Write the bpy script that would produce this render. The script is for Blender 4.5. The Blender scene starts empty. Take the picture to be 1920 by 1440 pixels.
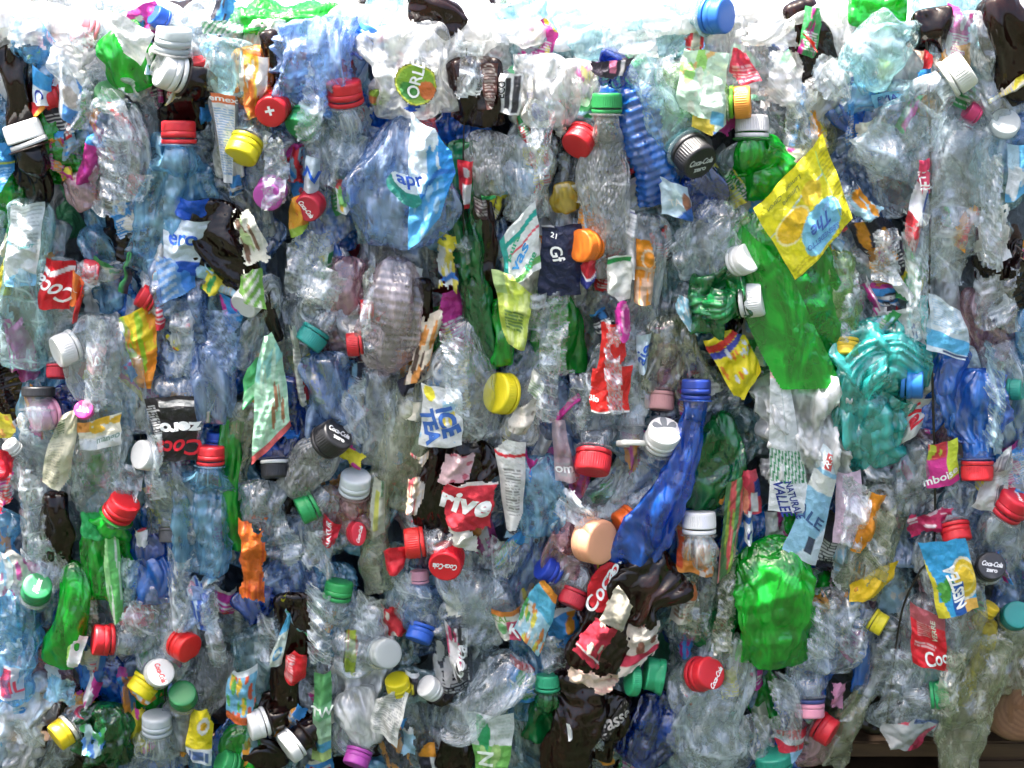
import bpy, bmesh, math, random
import numpy as np
from mathutils import Vector, Matrix
R = math.radians
S = bpy.context.scene
COL = S.collection
# ---------------------------------------------------------------- camera
PX = 0.0005                     # one photo pixel on the bale face, in metres
FPX = 3200.0
PITCH = R(18)
Z0 = 0.50
F_ = np.array([0, math.cos(PITCH), -math.sin(PITCH)])
U_ = np.array([0, math.sin(PITCH), math.cos(PITCH)])
X_ = np.array([1.0, 0, 0])
B_ = -F_
CAM = np.array([0, 0, Z0]) - 1.6 * F_
ZTOP = 0.82

def P(px, py, w=0.0):
    """Point of the upright plane w pixels in front of the bale face that is seen at (px, py)."""
    d = X_ * (px - 960) / FPX + U_ * (720 - py) / FPX + F_
    k = (-w * PX - CAM[1]) / d[1]
    return CAM + d * k

def PT(px, py, h=0.0):
    """Point seen at (px, py) on the level plane h pixels above the top of the bale."""
    d = X_ * (px - 960) / FPX + U_ * (720 - py) / FPX + F_
    k = (ZTOP + h * PX - CAM[2]) / d[2]
    return CAM + d * k

cd = bpy.data.cameras.new('camera'); co = bpy.data.objects.new('camera', cd); COL.objects.link(co)
cd.sensor_width = 36; cd.lens = FPX / 1920 * 36; cd.clip_start = 0.05; cd.clip_end = 500
co.location = CAM; co.rotation_euler = (R(90) - PITCH, 0, 0)
S.camera = co

# ---------------------------------------------------------------- materials
def nd(nt, typ, **kw):
    n = nt.nodes.new(typ)
    for k, v in kw.items():
        if k in n.inputs.keys(): n.inputs[k].default_value = v
        else: setattr(n, k, v)
    return n
def lk(nt, a, b): nt.links.new(a, b)
def newmat(name):
    m = bpy.data.materials.new(name); m.use_nodes = True
    m.node_tree.nodes.clear()
    return m, m.node_tree
def c4(c): return (c[0], c[1], c[2], 1)
def mathn(nt, op, a, b=None, c=None, clamp=False):
    n = nt.nodes.new('ShaderNodeMath'); n.operation = op; n.use_clamp = clamp
    for i, v in enumerate((a, b, c)):
        if v is None: continue
        if isinstance(v, (int, float)): n.inputs[i].default_value = v
        else: nt.links.new(v, n.inputs[i])
    return n.outputs[0]

def coords(nt, stretch=(1, 1, 1)):
    tc = nd(nt, 'ShaderNodeTexCoord'); oi = nd(nt, 'ShaderNodeObjectInfo')
    mp = nd(nt, 'ShaderNodeMapping'); mp.inputs['Scale'].default_value = stretch
    ad = nd(nt, 'ShaderNodeVectorMath', operation='ADD')
    cb = nd(nt, 'ShaderNodeCombineXYZ')
    lk(nt, mathn(nt, 'MULTIPLY', oi.outputs['Random'], 7.3), cb.inputs[0])
    lk(nt, mathn(nt, 'MULTIPLY', oi.outputs['Random'], 3.1), cb.inputs[1])
    lk(nt, tc.outputs['Object'], mp.inputs[0]); lk(nt, mp.outputs[0], ad.inputs[0]); lk(nt, cb.outputs[0], ad.inputs[1])
    return ad.outputs[0], oi.outputs['Random']

def pet(name, tint, milk=0.10, milkcol=None, rough=0.045, gl=0.11, drops=False, bump=1.0, lines=1.0, fr=.52):
    """thin crumpled PET wall: tinted see-through, mirror highlights, haze, scuffs and creases whitened by stress and as painted fold highlights"""
    m, nt = newmat(name)
    v, rnd = coords(nt, (1, 1, .38))
    vs, _r = coords(nt, (1, 1, .07))
    n1 = nd(nt, 'ShaderNodeTexNoise', Scale=42.0, Detail=3.0, Roughness=.5, Distortion=.7); lk(nt, v, n1.inputs['Vector'])
    n2 = nd(nt, 'ShaderNodeTexNoise', Scale=330.0, Detail=3.0, Roughness=.6, Distortion=.25); lk(nt, vs, n2.inputs['Vector'])
    ridge = mathn(nt, 'ABSOLUTE', mathn(nt, 'SUBTRACT', n1.outputs['Fac'], .5))
    h = mathn(nt, 'MULTIPLY_ADD', ridge, 2.1, mathn(nt, 'MULTIPLY', n2.outputs['Fac'], .13))
    if drops:
        dv = nd(nt, 'ShaderNodeTexVoronoi', feature='F1', Scale=460.0); lk(nt, v, dv.inputs['Vector'])
        h = mathn(nt, 'MULTIPLY_ADD', dv.outputs['Distance'], -0.7, h)
    bp = nd(nt, 'ShaderNodeBump', Strength=0.9 * bump, Distance=0.0042); lk(nt, h, bp.inputs['Height'])
    lw = nd(nt, 'ShaderNodeLayerWeight', Blend=0.5); lk(nt, bp.outputs[0], lw.inputs['Normal'])
    fac = lw.outputs['Facing']
    f5 = mathn(nt, 'POWER', fac, 3.0)
    fres = mathn(nt, 'MULTIPLY_ADD', f5, fr, gl, clamp=True)
    tr = nd(nt, 'ShaderNodeBsdfTransparent')
    tm = nd(nt, 'ShaderNodeMix', data_type='RGBA'); tm.inputs['A'].default_value = c4(tint)
    tm.inputs['B'].default_value = c4([x ** 2.2 * 0.9 for x in tint]); lk(nt, fac, tm.inputs['Factor'])
    lk(nt, tm.outputs['Result'], tr.inputs['Color'])
    g = nd(nt, 'ShaderNodeBsdfGlossy', Roughness=rough); lk(nt, bp.outputs[0], g.inputs['Normal'])
    g.inputs['Color'].default_value = (1, 1, 1, 1)
    mc = milkcol or [0.45 + 0.5 * x for x in tint]
    wl = mathn(nt, 'LESS_THAN', ridge, -1.0)
    df = nd(nt, 'ShaderNodeBsdfDiffuse'); lk(nt, bp.outputs[0], df.inputs['Normal'])
    tl = nd(nt, 'ShaderNodeBsdfTranslucent')
    cm = nd(nt, 'ShaderNodeMix', data_type='RGBA'); cm.inputs['A'].default_value = c4(mc); cm.inputs['B'].default_value = c4([.25 + .65 * x for x in mc])
    sep = nd(nt, 'ShaderNodeSeparateColor'); lk(nt, n1.outputs['Color'], sep.inputs[0])
    gm = nd(nt, 'ShaderNodeMapRange'); gm.inputs['From Min'].default_value = 0.55; gm.inputs['From Max'].default_value = 0.75; gm.inputs['To Max'].default_value = .7; lk(nt, sep.outputs[2], gm.inputs['Value'])
    cg = nd(nt, 'ShaderNodeMix', data_type='RGBA'); lk(nt, gm.outputs[0], cg.inputs['Factor']); cg.inputs['A'].default_value = c4(mc); cg.inputs['B'].default_value = c4([mc[0] * .72, mc[1] * .62, mc[2] * .48])
    lk(nt, cg.outputs['Result'], cm.inputs['A']); lk(nt, wl, cm.inputs['Factor'])
    lk(nt, cm.outputs['Result'], df.inputs['Color']); lk(nt, cm.outputs['Result'], tl.inputs['Color'])
    dm = nd(nt, 'ShaderNodeMixShader'); dm.inputs[0].default_value = 0.4
    lk(nt, df.outputs[0], dm.inputs[1]); lk(nt, tl.outputs[0], dm.inputs[2])
    scr = nd(nt, 'ShaderNodeMapRange'); scr.inputs['From Min'].default_value = 0.42; scr.inputs['From Max'].default_value = 0.68
    lk(nt, sep.outputs[1], scr.inputs['Value'])
    at = nd(nt, 'ShaderNodeAttribute', attribute_name='crease')
    wh = mathn(nt, 'MULTIPLY', wl, mathn(nt, 'MULTIPLY', mathn(nt, 'POWER', scr.outputs[0], 2.0), .40 * lines))
    sk = nd(nt, 'ShaderNodeMapRange'); sk.inputs['From Min'].default_value = 0.50; sk.inputs['From Max'].default_value = 0.72; sk.inputs['To Max'].default_value = .22 * lines
    lk(nt, n2.outputs['Fac'], sk.inputs['Value']); wh = mathn(nt, 'MULTIPLY_ADD', sk.outputs[0], scr.outputs[0], wh)
    wh = mathn(nt, 'MULTIPLY_ADD', mathn(nt, 'POWER', scr.outputs[0], 1.6), milk * 2.6, wh)
    wh = mathn(nt, 'MULTIPLY_ADD', at.outputs['Fac'], 0.58 * lines, wh)  # stress whitening, strengthened to paint thin highlights along the folds
    wh = mathn(nt, 'MULTIPLY_ADD', f5, milk * 1.6, wh)
    mk = mathn(nt, 'MULTIPLY_ADD', rnd, milk * 0.7, wh)
    mk = mathn(nt, 'ADD', mk, milk * 0.55, clamp=True)
    m1 = nd(nt, 'ShaderNodeMixShader'); lk(nt, mk, m1.inputs[0]); lk(nt, tr.outputs[0], m1.inputs[1]); lk(nt, dm.outputs[0], m1.inputs[2])
    m2 = nd(nt, 'ShaderNodeMixShader'); lk(nt, fres, m2.inputs[0]); lk(nt, m1.outputs[0], m2.inputs[1]); lk(nt, g.outputs[0], m2.inputs[2])
    o = nd(nt, 'ShaderNodeOutputMaterial'); lk(nt, m2.outputs[0], o.inputs[0])
    return m

_sol = {}
def plastic(col, rough=0.32, sss=0.0, trans=0.0):
    """moulded cap plastic with slight scuffs"""
    key = (tuple(round(x, 3) for x in col), rough, trans)
    if key in _sol: return _sol[key]
    m, nt = newmat('cap plastic')
    v, rnd = coords(nt)
    n = nd(nt, 'ShaderNodeTexNoise', Scale=260.0, Detail=4.0, Roughness=0.65); lk(nt, v, n.inputs['Vector'])
    n3 = nd(nt, 'ShaderNodeTexNoise', Scale=60.0, Detail=3.0); lk(nt, v, n3.inputs['Vector'])
    mx = nd(nt, 'ShaderNodeMix', data_type='RGBA'); mx.inputs['A'].default_value = c4(col)
    dirt = [0.75 * x + 0.02 for x in col]
    mx.inputs['B'].default_value = c4(dirt)
    dr = nd(nt, 'ShaderNodeMapRange'); dr.inputs['From Min'].default_value = .45; dr.inputs['From Max'].default_value = .75
    lk(nt, n.outputs['Fac'], dr.inputs['Value']); lk(nt, dr.outputs[0], mx.inputs['Factor'])
    gr = nd(nt, 'ShaderNodeMapRange'); gr.inputs['From Min'].default_value = .50; gr.inputs['From Max'].default_value = .72; gr.inputs['To Max'].default_value = .45; lk(nt, n3.outputs['Fac'], gr.inputs['Value'])
    m9 = nd(nt, 'ShaderNodeMix', data_type='RGBA'); lk(nt, gr.outputs[0], m9.inputs['Factor']); lk(nt, mx.outputs['Result'], m9.inputs['A']); m9.inputs['B'].default_value = c4([.5 * x + .09 for x in col]); mx = m9
    b = nd(nt, 'ShaderNodeBsdfPrincipled'); lk(nt, mx.outputs['Result'], b.inputs['Base Color'])
    rr = mathn(nt, 'MULTIPLY_ADD', n3.outputs['Fac'], 0.3, rough - 0.12); lk(nt, rr, b.inputs['Roughness'])
    b.inputs['IOR'].default_value = 1.5
    bp = nd(nt, 'ShaderNodeBump', Strength=0.25, Distance=0.0006); lk(nt, n.outputs['Fac'], bp.inputs['Height']); lk(nt, bp.outputs[0], b.inputs['Normal'])
    o = nd(nt, 'ShaderNodeOutputMaterial')
    tl = nd(nt, 'ShaderNodeBsdfTranslucent'); lk(nt, mx.outputs['Result'], tl.inputs['Color'])
    ms = nd(nt, 'ShaderNodeMixShader'); ms.inputs[0].default_value = 0.12 + trans; lk(nt, b.outputs[0], ms.inputs[1]); lk(nt, tl.outputs[0], ms.inputs[2])
    lk(nt, ms.outputs[0], o.inputs[0])
    _sol[key] = m
    return m

def label_mat(name='printed label', see=0.0, rough=0.3):
    """printed wrapper: the ink colours are stored on the mesh, with fine creases"""
    m, nt = newmat(name)
    v, rnd = coords(nt)
    at = nd(nt, 'ShaderNodeAttribute', attribute_name='ink')
    n = nd(nt, 'ShaderNodeTexNoise', Scale=160.0, Detail=5.0, Roughness=0.7, Distortion=1.0); lk(nt, v, n.inputs['Vector'])
    vo = nd(nt, 'ShaderNodeTexVoronoi', feature='F1', Scale=110.0); lk(nt, v, vo.inputs['Vector'])
    h = mathn(nt, 'MULTIPLY_ADD', vo.outputs['Distance'], 0.8, n.outputs['Fac'])
    bp = nd(nt, 'ShaderNodeBump', Strength=0.75, Distance=0.003); lk(nt, h, bp.inputs['Height'])
    hs = nd(nt, 'ShaderNodeMapRange'); hs.inputs['From Min'].default_value = .3; hs.inputs['From Max'].default_value = .7
    hs.inputs['To Min'].default_value = .82; hs.inputs['To Max'].default_value = 1.05; lk(nt, n.outputs['Fac'], hs.inputs['Value'])
    mu = nd(nt, 'ShaderNodeVectorMath', operation='SCALE'); lk(nt, at.outputs['Color'], mu.inputs[0]); lk(nt, hs.outputs[0], mu.inputs['Scale'])
    b = nd(nt, 'ShaderNodeBsdfPrincipled', Roughness=rough); lk(nt, mu.outputs[0], b.inputs['Base Color']); lk(nt, bp.outputs[0], b.inputs['Normal'])
    tl = nd(nt, 'ShaderNodeBsdfTranslucent'); lk(nt, mu.outputs[0], tl.inputs['Color'])
    ms = nd(nt, 'ShaderNodeMixShader'); ms.inputs[0].default_value = 0.15; lk(nt, b.outputs[0], ms.inputs[1]); lk(nt, tl.outputs[0], ms.inputs[2])
    last = ms.outputs[0]
    if see:
        tr = nd(nt, 'ShaderNodeBsdfTransparent'); m3 = nd(nt, 'ShaderNodeMixShader'); m3.inputs[0].default_value = see
        lk(nt, last, m3.inputs[1]); lk(nt, tr.outputs[0], m3.inputs[2]); last = m3.outputs[0]
    o = nd(nt, 'ShaderNodeOutputMaterial'); lk(nt, last, o.inputs[0])
    return m

LAB = label_mat(); LABSEE = label_mat('printed clear film', 0.45)
PAPER = label_mat('torn paper label', 0, 0.8)
PET = {
 'clear': pet('clear PET', (.92, .955, .975), .10, (.80, .89, .96)),
 'grey':  pet('greyish PET', (.80, .85, .88), .13, (.60, .66, .72)),
 'frost': pet('frosted PET', (.92, .93, .935), .38, (.92, .93, .935), rough=.14),
 'drops': pet('misted PET', (.86, .88, .88), .18, drops=True, rough=.12),
 'ice':   pet('pale aqua PET', (.70, .90, .93), .14, (.62, .84, .88)),
 'sky':   pet('light blue PET', (.44, .74, .94), .20, (.30, .66, .92)),
 'steel': pet('slate blue PET', (.50, .68, .92), .16, (.40, .58, .88)),
 'blue':  pet('blue PET', (.10, .33, .82), .38, (.02, .22, .82), lines=.5, fr=.4),
 'blush': pet('faintly pink PET', (.92, .84, .86), .13, (.78, .68, .72)),
 'royal': pet('royal blue PET', (.03, .22, .78), .34, (.008, .14, .72), lines=.5, fr=.35, gl=.08),
 'navy':  pet('deep blue PET', (.05, .16, .55), .26, (.008, .08, .50), lines=.5, fr=.35),
 'teal':  pet('teal PET', (.16, .78, .76), .34, (.05, .66, .62), lines=.7),
 'green': pet('green PET', (.04, .66, .08), .46, (.006, .50, .03), lines=.25, fr=.30, gl=.07),
 'dkgreen': pet('dark green PET', (.03, .34, .12), .34, (.008, .24, .06), lines=.4, fr=.3, gl=.07),
 'lime':  pet('lime PET', (.62, .88, .45), .24, (.5, .75, .35)),
 'olive': pet('olive PET', (.80, .84, .72), .11, (.66, .68, .58)),
 'brown': pet('brown PET', (.10, .030, .015), .35, (.024, .007, .005), gl=.035, bump=.22, rough=.05, lines=.05, fr=.35),
 'yellow': pet('yellow PET', (.90, .75, .12), .35, (.85, .62, .05)),
 'pink':  pet('pink PET', (.90, .68, .72), .15, (.74, .46, .52)),
 'orange': pet('orange PET', (.92, .45, .12), .35, (.9, .33, .05)),
}

# ---------------------------------------------------------------- object helpers
THINGS = []
def finish(o, label=None, cat=None, group=None, kind=None):
    if label: o['label'] = label
    if cat: o['category'] = cat
    if group: o['group'] = group
    if kind: o['kind'] = kind
    return o
def empty(name, loc, label, cat, group=None, at=None):
    o = bpy.data.objects.new(name, None); COL.objects.link(o); o.location = Vector(loc); o.empty_display_size = .01
    finish(o, label, cat, group)
    THINGS.append((o, at))
    return o
def link_mesh(name, me, mat, parent=None, loc=None):
    o = bpy.data.objects.new(name, me); COL.objects.link(o)
    if parent is not None: o.parent = parent
    if loc is not None: o.location = Vector(loc)
    if mat is not None:
        if len(me.materials) == 0: me.materials.append(mat)
        else:
            o.material_slots[0].link = 'OBJECT'; o.material_slots[0].material = mat
    return o
def grid_mesh(name, V, nu, nv, wrap=False, mask=None, cols=None, crease=None, smooth=True):
    """V: (nu*nv,3) array, row-major in u; quads between; wrap joins the last u to the first"""
    iu = np.arange(nu if wrap else nu - 1); iv = np.arange(nv - 1)
    A, Bv = np.meshgrid(iu, iv, indexing='ij'); A2 = (A + 1) % nu
    q = np.stack([A * nv + Bv, A2 * nv + Bv, A2 * nv + Bv + 1, A * nv + Bv + 1], -1).reshape(-1, 4)
    if mask is not None:
        q = q[mask[q].all(1)]
        used = np.unique(q); remap = -np.ones(len(V), int); remap[used] = np.arange(len(used))
        V = V[used]; q = remap[q]
        if cols is not None: cols = cols[used]
        if crease is not None: crease = crease[used]
    me = bpy.data.meshes.new(name)
    me.from_pydata(V.tolist(), [], q.tolist())
    if smooth and len(me.polygons): me.polygons.foreach_set('use_smooth', np.ones(len(me.polygons), bool))
    if cols is not None:
        a = me.color_attributes.new('ink', 'FLOAT_COLOR', 'POINT')
        c = np.ones((len(V), 4)); c[:, :3] = cols; a.data.foreach_set('color', c.ravel())
    if crease is not None:
        a = me.attributes.new('crease', 'FLOAT', 'POINT'); a.data.foreach_set('value', crease.astype(np.float32))
    me.update()
    return me

def nrm(v): return v / (np.linalg.norm(v) + 1e-12)
def cells(Q, rng, cell, lo, hi, kmax=500):
    """distance to the nearest and second nearest of a scatter of dents"""
    ext = np.maximum(hi - lo, 1e-9)
    idx = rng.integers(0, len(Q), size=int(min(kmax, max(6, np.prod(np.sort(ext)[-2:]) * 2.2 / cell ** 2))))
    C = Q[idx] + rng.normal(0, cell * .25, (len(idx), 3))
    out1 = np.empty(len(Q)); out2 = np.empty(len(Q)); who = np.empty(len(Q), int)
    for i in range(0, len(Q), 4000):
        d = np.linalg.norm(Q[i:i + 4000, None, :] - C[None], axis=2)
        p = np.partition(d, 1, axis=1); out1[i:i + 4000] = p[:, 0]; out2[i:i + 4000] = p[:, 1]; who[i:i + 4000] = d.argmin(1)
    return out1, out2, rng.random(len(C))[who]
def wob(Q, rng, wl, n=5):
    """smooth random undulation, about -1..1"""
    s = np.zeros(len(Q))
    for _ in range(n):
        k = rng.normal(0, 1, 3); k = k / np.linalg.norm(k) * (2 * math.pi / wl) * rng.uniform(.6, 1.5)
        s += np.sin(Q @ k + rng.uniform(0, 6.28))
    return s / math.sqrt(n) / 1.2

def folds(Q, rng, lam, n=5):
    """flat facets meeting in straight creases: triangle waves in random directions; also how near each point is to a crease"""
    out = np.zeros(len(Q)); cr = np.zeros(len(Q)); wt = 1.0; tot = 0
    for i in range(n):
        k = rng.normal(0, 1, 3); k[2] *= .65; k /= np.linalg.norm(k) + 1e-9
        x = Q @ k / lam + rng.uniform(0, 1) + .10 * np.sin(Q @ rng.normal(0, 1, 3) * 3.0 / lam)
        f = x - np.floor(x); out += wt * (4 * np.abs(f - .5) - 1); tot += wt
        if i < 4:
            d = np.minimum(np.minimum(f, 1 - f), np.abs(f - .5)) * lam / PX
            cr = np.maximum(cr, np.exp(-(d / 1.3) ** 2) * (1 - .18 * i))
        wt *= .68; lam *= .66
    return out / tot * 1.6, cr

def catmull(pts, n):
    pts = np.array(pts); m = len(pts)
    if m == 1: return np.repeat(pts, n, 0)
    e = np.vstack([2 * pts[0] - pts[1], pts, 2 * pts[-1] - pts[-2]])
    # dense, then even spacing
    D = []
    for i in range(m - 1):
        t = np.linspace(0, 1, 24, endpoint=False)[:, None]
        p0, p1, p2, p3 = e[i], e[i + 1], e[i + 2], e[i + 3]
        D.append(.5 * ((2 * p1) + (-p0 + p2) * t + (2 * p0 - 5 * p1 + 4 * p2 - p3) * t ** 2 + (-p0 + 3 * p1 - 3 * p2 + p3) * t ** 3))
    D = np.vstack(D + [pts[-1:]])
    L = np.r_[0, np.cumsum(np.linalg.norm(np.diff(D, axis=0), axis=1))]
    s = np.linspace(0, L[-1], n)
    return np.stack([np.interp(s, L, D[:, k]) for k in range(3)], 1), L[-1]

class Tube:
    """crushed bottle wall: call at(a, s) for points, make() for the mesh"""
    def __init__(self, ctrl, hw, ht, seed, r0=None, closed=True, amp=.2, cell=24, ribs=0, ribamp=.0, twist=0, fold=0.25, shoulder=1.3, r1=None, prof=None):
        self.rng = np.random.default_rng(seed)
        self.seed = seed
        self.n = 60
        C, L = catmull(ctrl, self.n); self.C = C; self.L = L
        T = np.gradient(C, axis=0); T /= np.linalg.norm(T, axis=1)[:, None] + 1e-12
        O = np.zeros_like(C); ref = np.array([0, -1.0, 0.25])
        o = ref - T[-1] * (ref @ T[-1])
        if np.linalg.norm(o) < .2: o = U_ - T[-1] * (U_ @ T[-1])
        O[-1] = nrm(o)
        for i in range(self.n - 2, -1, -1):
            o = O[i + 1] - T[i] * (O[i + 1] @ T[i]); O[i] = nrm(o)
        self.T = T; self.O = O; self.Sd = np.cross(T, O)
        self.hw = hw * PX; self.ht = ht * PX
        self.r0 = (r0 * PX) if r0 else None; self.closed = closed; self.r1 = r1
        self.amp = amp; self.cell = cell * PX; self.ribs = ribs; self.ribamp = ribamp; self.twist = R(twist); self.fold = fold; self.sh = shoulder
        self.prof = prof
        self._fit()
    def _fit(self):
        rng = self.rng
        g = np.random.default_rng(self.seed + 1)
        self.ph = g.uniform(0, 6.28, 6)
    def base(self, a, s):
        """a in radians, s in 0..1 -> point, radial dir"""
        x = s * (self.n - 1); i = np.clip(x.astype(int), 0, self.n - 2); f = (x - i)[:, None]
        C = self.C[i] * (1 - f) + self.C[i + 1] * f; O = self.O[i] * (1 - f) + self.O[i + 1] * f; Sd = self.Sd[i] * (1 - f) + self.Sd[i + 1] * f
        d = s * self.L
        w = np.ones_like(s) * self.hw; h = np.ones_like(s) * self.ht
        if self.prof is not None:
            k = np.interp(s, np.linspace(0, 1, len(self.prof)), self.prof); w = w * k; h = h * (0.4 + 0.6 * k)
        # uneven squeeze along the length
        sq = 1 + .16 * np.sin(s * 5 + self.ph[0]) + .10 * np.sin(s * 11 + self.ph[1]); w = w * (1 + (sq - 1) * .7); h = h * (2 - sq)
        if self.r0:
            ls = self.sh * self.hw; k = np.clip(d / ls, 0, 1); k = k * k * (3 - 2 * k)
            w = self.r0 + (w - self.r0) * k; h = self.r0 + (h - self.r0) * k
        else:
            le = .5 * self.hw; k = np.sqrt(np.clip(1 - (1 - np.clip(d / le, 0, 1)) ** 2, 0, 1)); w = w * (.25 + .75 * k); h = h * k
        if self.closed:
            le = .35 * self.hw; k = np.sqrt(np.clip(1 - (1 - np.clip((self.L - d) / le, 0, 1)) ** 2, 0, 1)); w = w * (.12 + .88 * k); h = h * (.02 + .98 * k)
        aa = a + self.twist * s
        c, si = np.cos(aa), np.sin(aa)
        ce = np.sign(c) * np.abs(c) ** .85; se = np.sign(si) * np.abs(si) ** .85
        rad = ce[:, None] * Sd * h[:, None] + se[:, None] * O * w[:, None]   # placeholder axes swapped below
        rad = ce[:, None] * Sd * w[:, None] + se[:, None] * O * h[:, None]
        nr = ce[:, None] * Sd * h[:, None] + se[:, None] * O * w[:, None]
        nr /= np.linalg.norm(nr, axis=1)[:, None] + 1e-12
        return C + rad, nr, np.minimum(w, self.hw)
    def at(self, a, s, lift=0.0):
        a = np.asarray(a, float); s = np.asarray(s, float)
        p, nr, w = self.base(a, s)
        Q = np.stack([np.cos(a) * self.hw, np.sin(a) * self.hw, s * self.L * .62], 1)
        A = self.amp * min(self.hw, 52 * PX) * 1.15
        g = np.random.default_rng(self.seed + 9)
        Qw = Q + (np.stack([wob(Q, g, self.hw * 2.5, 3), wob(Q, g, self.hw * 2.5, 3), wob(Q, g, self.hw * 2.5, 3)], 1)) * self.hw * .12
        disp, cr = folds(Qw, g, self.cell * 2.4 + 20 * PX, 6)
        disp = disp * A * 1.25
        self._cr = cr * np.clip(wob(Q, g, self.hw * 1.6, 4) * 1.5 + .35, 0, 1)
        disp += A * .35 * wob(Q, g, self.hw * 1.4)
        disp += A * .5 * (np.abs(np.sin(a * 3 + self.ph[4] + 1.5 * np.sin(s * 5 + self.ph[5]))) - .6)
        # long folds down the bottle
        disp += self.fold * self.ht * np.sin(a * 5 + self.ph[2] + 2 * np.sin(s * 4 + self.ph[3])) * .5
        if self.ribs: disp += self.ribamp * PX * np.sin(s * self.ribs * 6.283)
        k = np.clip(w / self.hw, 0, 1) ** 2
        if self.r0: k = k * np.clip(s * self.L / (self.r0 * 1.2), 0, 1)
        lim = np.minimum(1, .9 * np.maximum(w, 1e-6) / (np.abs(disp) + 1e-9)); disp = disp * lim
        return p + nr * (disp * k + lift * PX)[:, None]
    def make(self, res=3.0):
        na = int(np.clip(2 * math.pi * (self.hw + self.ht) / 2 / PX / res, 24, 96)); ns = int(np.clip(self.L / PX / res, 16, 140))
        a = np.linspace(0, 2 * math.pi, na, endpoint=False); s = np.linspace(0, 1, ns)
        A, Sx = np.meshgrid(a, s, indexing='ij')
        V = self.at(A.ravel(), Sx.ravel()); cr = self._cr
        return V, na, ns, cr

# ---------------------------------------------------------------- printing on labels
def paint(u, v, base, ops, aspect=1.0):
    c = np.tile(np.array(base, float), (len(u), 1))
    for op in ops or []:
        k = op[0]
        if k == 'r': m = (u >= op[1]) & (u <= op[3]) & (v >= op[2]) & (v <= op[4]); col = op[5]
        elif k == 'e':
            m = ((u - op[1]) / op[3]) ** 2 + ((v - op[2]) / op[4]) ** 2 < 1; col = op[5]
        elif k == 'ring':
            q = np.sqrt(((u - op[1]) / op[3]) ** 2 + ((v - op[2]) / op[4]) ** 2); m = (q < 1) & (q > op[6]); col = op[5]
        elif k == 'l':   # small print: rows broken into words
            w = (v - op[2]) / (op[4] - op[2]) * op[6]
            hsh = np.sin(np.floor(w) * 12.9 + np.floor((u + .013 * np.floor(w)) * 34) * 78.2) * 43758.5
            m = (u >= op[1]) & (u <= op[3]) & (v >= op[2]) & (v <= op[4]) & ((w % 1) < .5) & ((hsh % 1) > .18); col = op[5]
        elif k == 'bar':  # barcode
            w = (u - op[1]) / (op[3] - op[1]) * op[6]
            m = (u >= op[1]) & (u <= op[3]) & (v >= op[2]) & (v <= op[4]) & (((np.sin(np.floor(w) * 78.233) * 4375.8) % 1) > .45); col = op[5]
        elif k == 'd':   # slanted stripes
            w = (u * op[7] + v) * op[6]
            m = (u >= op[1]) & (u <= op[3]) & (v >= op[2]) & (v <= op[4]) & ((w % 1) < .5); col = op[5]
        elif k == 't':   # triangle-ish half plane a*u+b*v>c
            m = op[1] * u + op[2] * v > op[3]; col = op[4]
        elif k == 'w':   # wavy band about v = b + amp*sin
            m = np.abs(v - (op[1] + op[2] * np.sin(u * op[3] + op[5]))) < op[4]; col = op[6]
        elif k == 'n':   # blotches (fruit, splashes): scatter of small ellipses
            g = np.random.default_rng(op[6]); m = np.zeros(len(u), bool); col = op[5]
            for _ in range(op[7]):
                cu = g.uniform(op[1], op[3]); cv = g.uniform(op[2], op[4]); r = g.uniform(.4, 1) * op[8]
                m |= ((u - cu) ** 2 + ((v - cv) / aspect) ** 2) < r * r
        c[m] = col
    return c

_txt = {}
def text_mesh(s, shear=0.0, bold=0.0, space=1.0):
    key = (s, shear, bold, space)
    if key in _txt: return _txt[key]
    cu = bpy.data.curves.new('lettering', 'FONT'); cu.body = s; cu.size = 1; cu.align_x = 'CENTER'; cu.align_y = 'CENTER'
    cu.shear = shear; cu.offset = bold; cu.space_character = space; cu.resolution_u = 3
    o = bpy.data.objects.new('t', cu); COL.objects.link(o)
    bpy.context.view_layer.update()
    me = bpy.data.meshes.new_from_object(o.evaluated_get(bpy.context.evaluated_depsgraph_get()))
    bpy.data.objects.remove(o)
    bm = bmesh.new(); bm.from_mesh(me); bpy.data.meshes.remove(me)
    bmesh.ops.triangulate(bm, faces=bm.faces[:])
    for _ in range(3):
        es = [e for e in bm.edges if e.calc_length() > .16]
        if not es: break
        bmesh.ops.subdivide_edges(bm, edges=es, cuts=1, use_grid_fill=False)
        bmesh.ops.triangulate(bm, faces=bm.faces[:])
    V = np.array([v.co[:2] for v in bm.verts]); Fc = [[v.index for v in f.verts] for f in bm.faces]
    bm.free()
    h = 0.7
    V = V / h
    _txt[key] = (V, Fc)
    return _txt[key]
_ink = {}
def ink(col):
    key = tuple(round(x, 2) for x in col)
    if key not in _ink:
        m, nt = newmat('ink'); b = nd(nt, 'ShaderNodeBsdfPrincipled', Roughness=.4); b.inputs['Base Color'].default_value = c4(col)
        o = nd(nt, 'ShaderNodeOutputMaterial'); lk(nt, b.outputs[0], o.inputs[0]); _ink[key] = m
    return _ink[key]
def lettering(string, fn, cu, cv, h, wid, rot, col, parent, origin, shear=0, bold=0.02, name='lettering', aspect=1.0, space=1.0):
    """fn(u,v)->points; h = letter height in v units; aspect = v-length / u-length of the surface"""
    V, Fc = text_mesh(string, shear, bold, space)
    c, s = math.cos(R(rot)), math.sin(R(rot))
    x = V[:, 0] * h * wid; y = V[:, 1] * h
    xr = x * c - y * s; yr = x * s + y * c
    u = cu + xr * aspect; v = cv - yr
    pts = fn(u, v) - origin
    me = bpy.data.meshes.new(name); me.from_pydata(pts.tolist(), [], Fc); me.update()
    return link_mesh(name, me, ink(col), parent)

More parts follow.
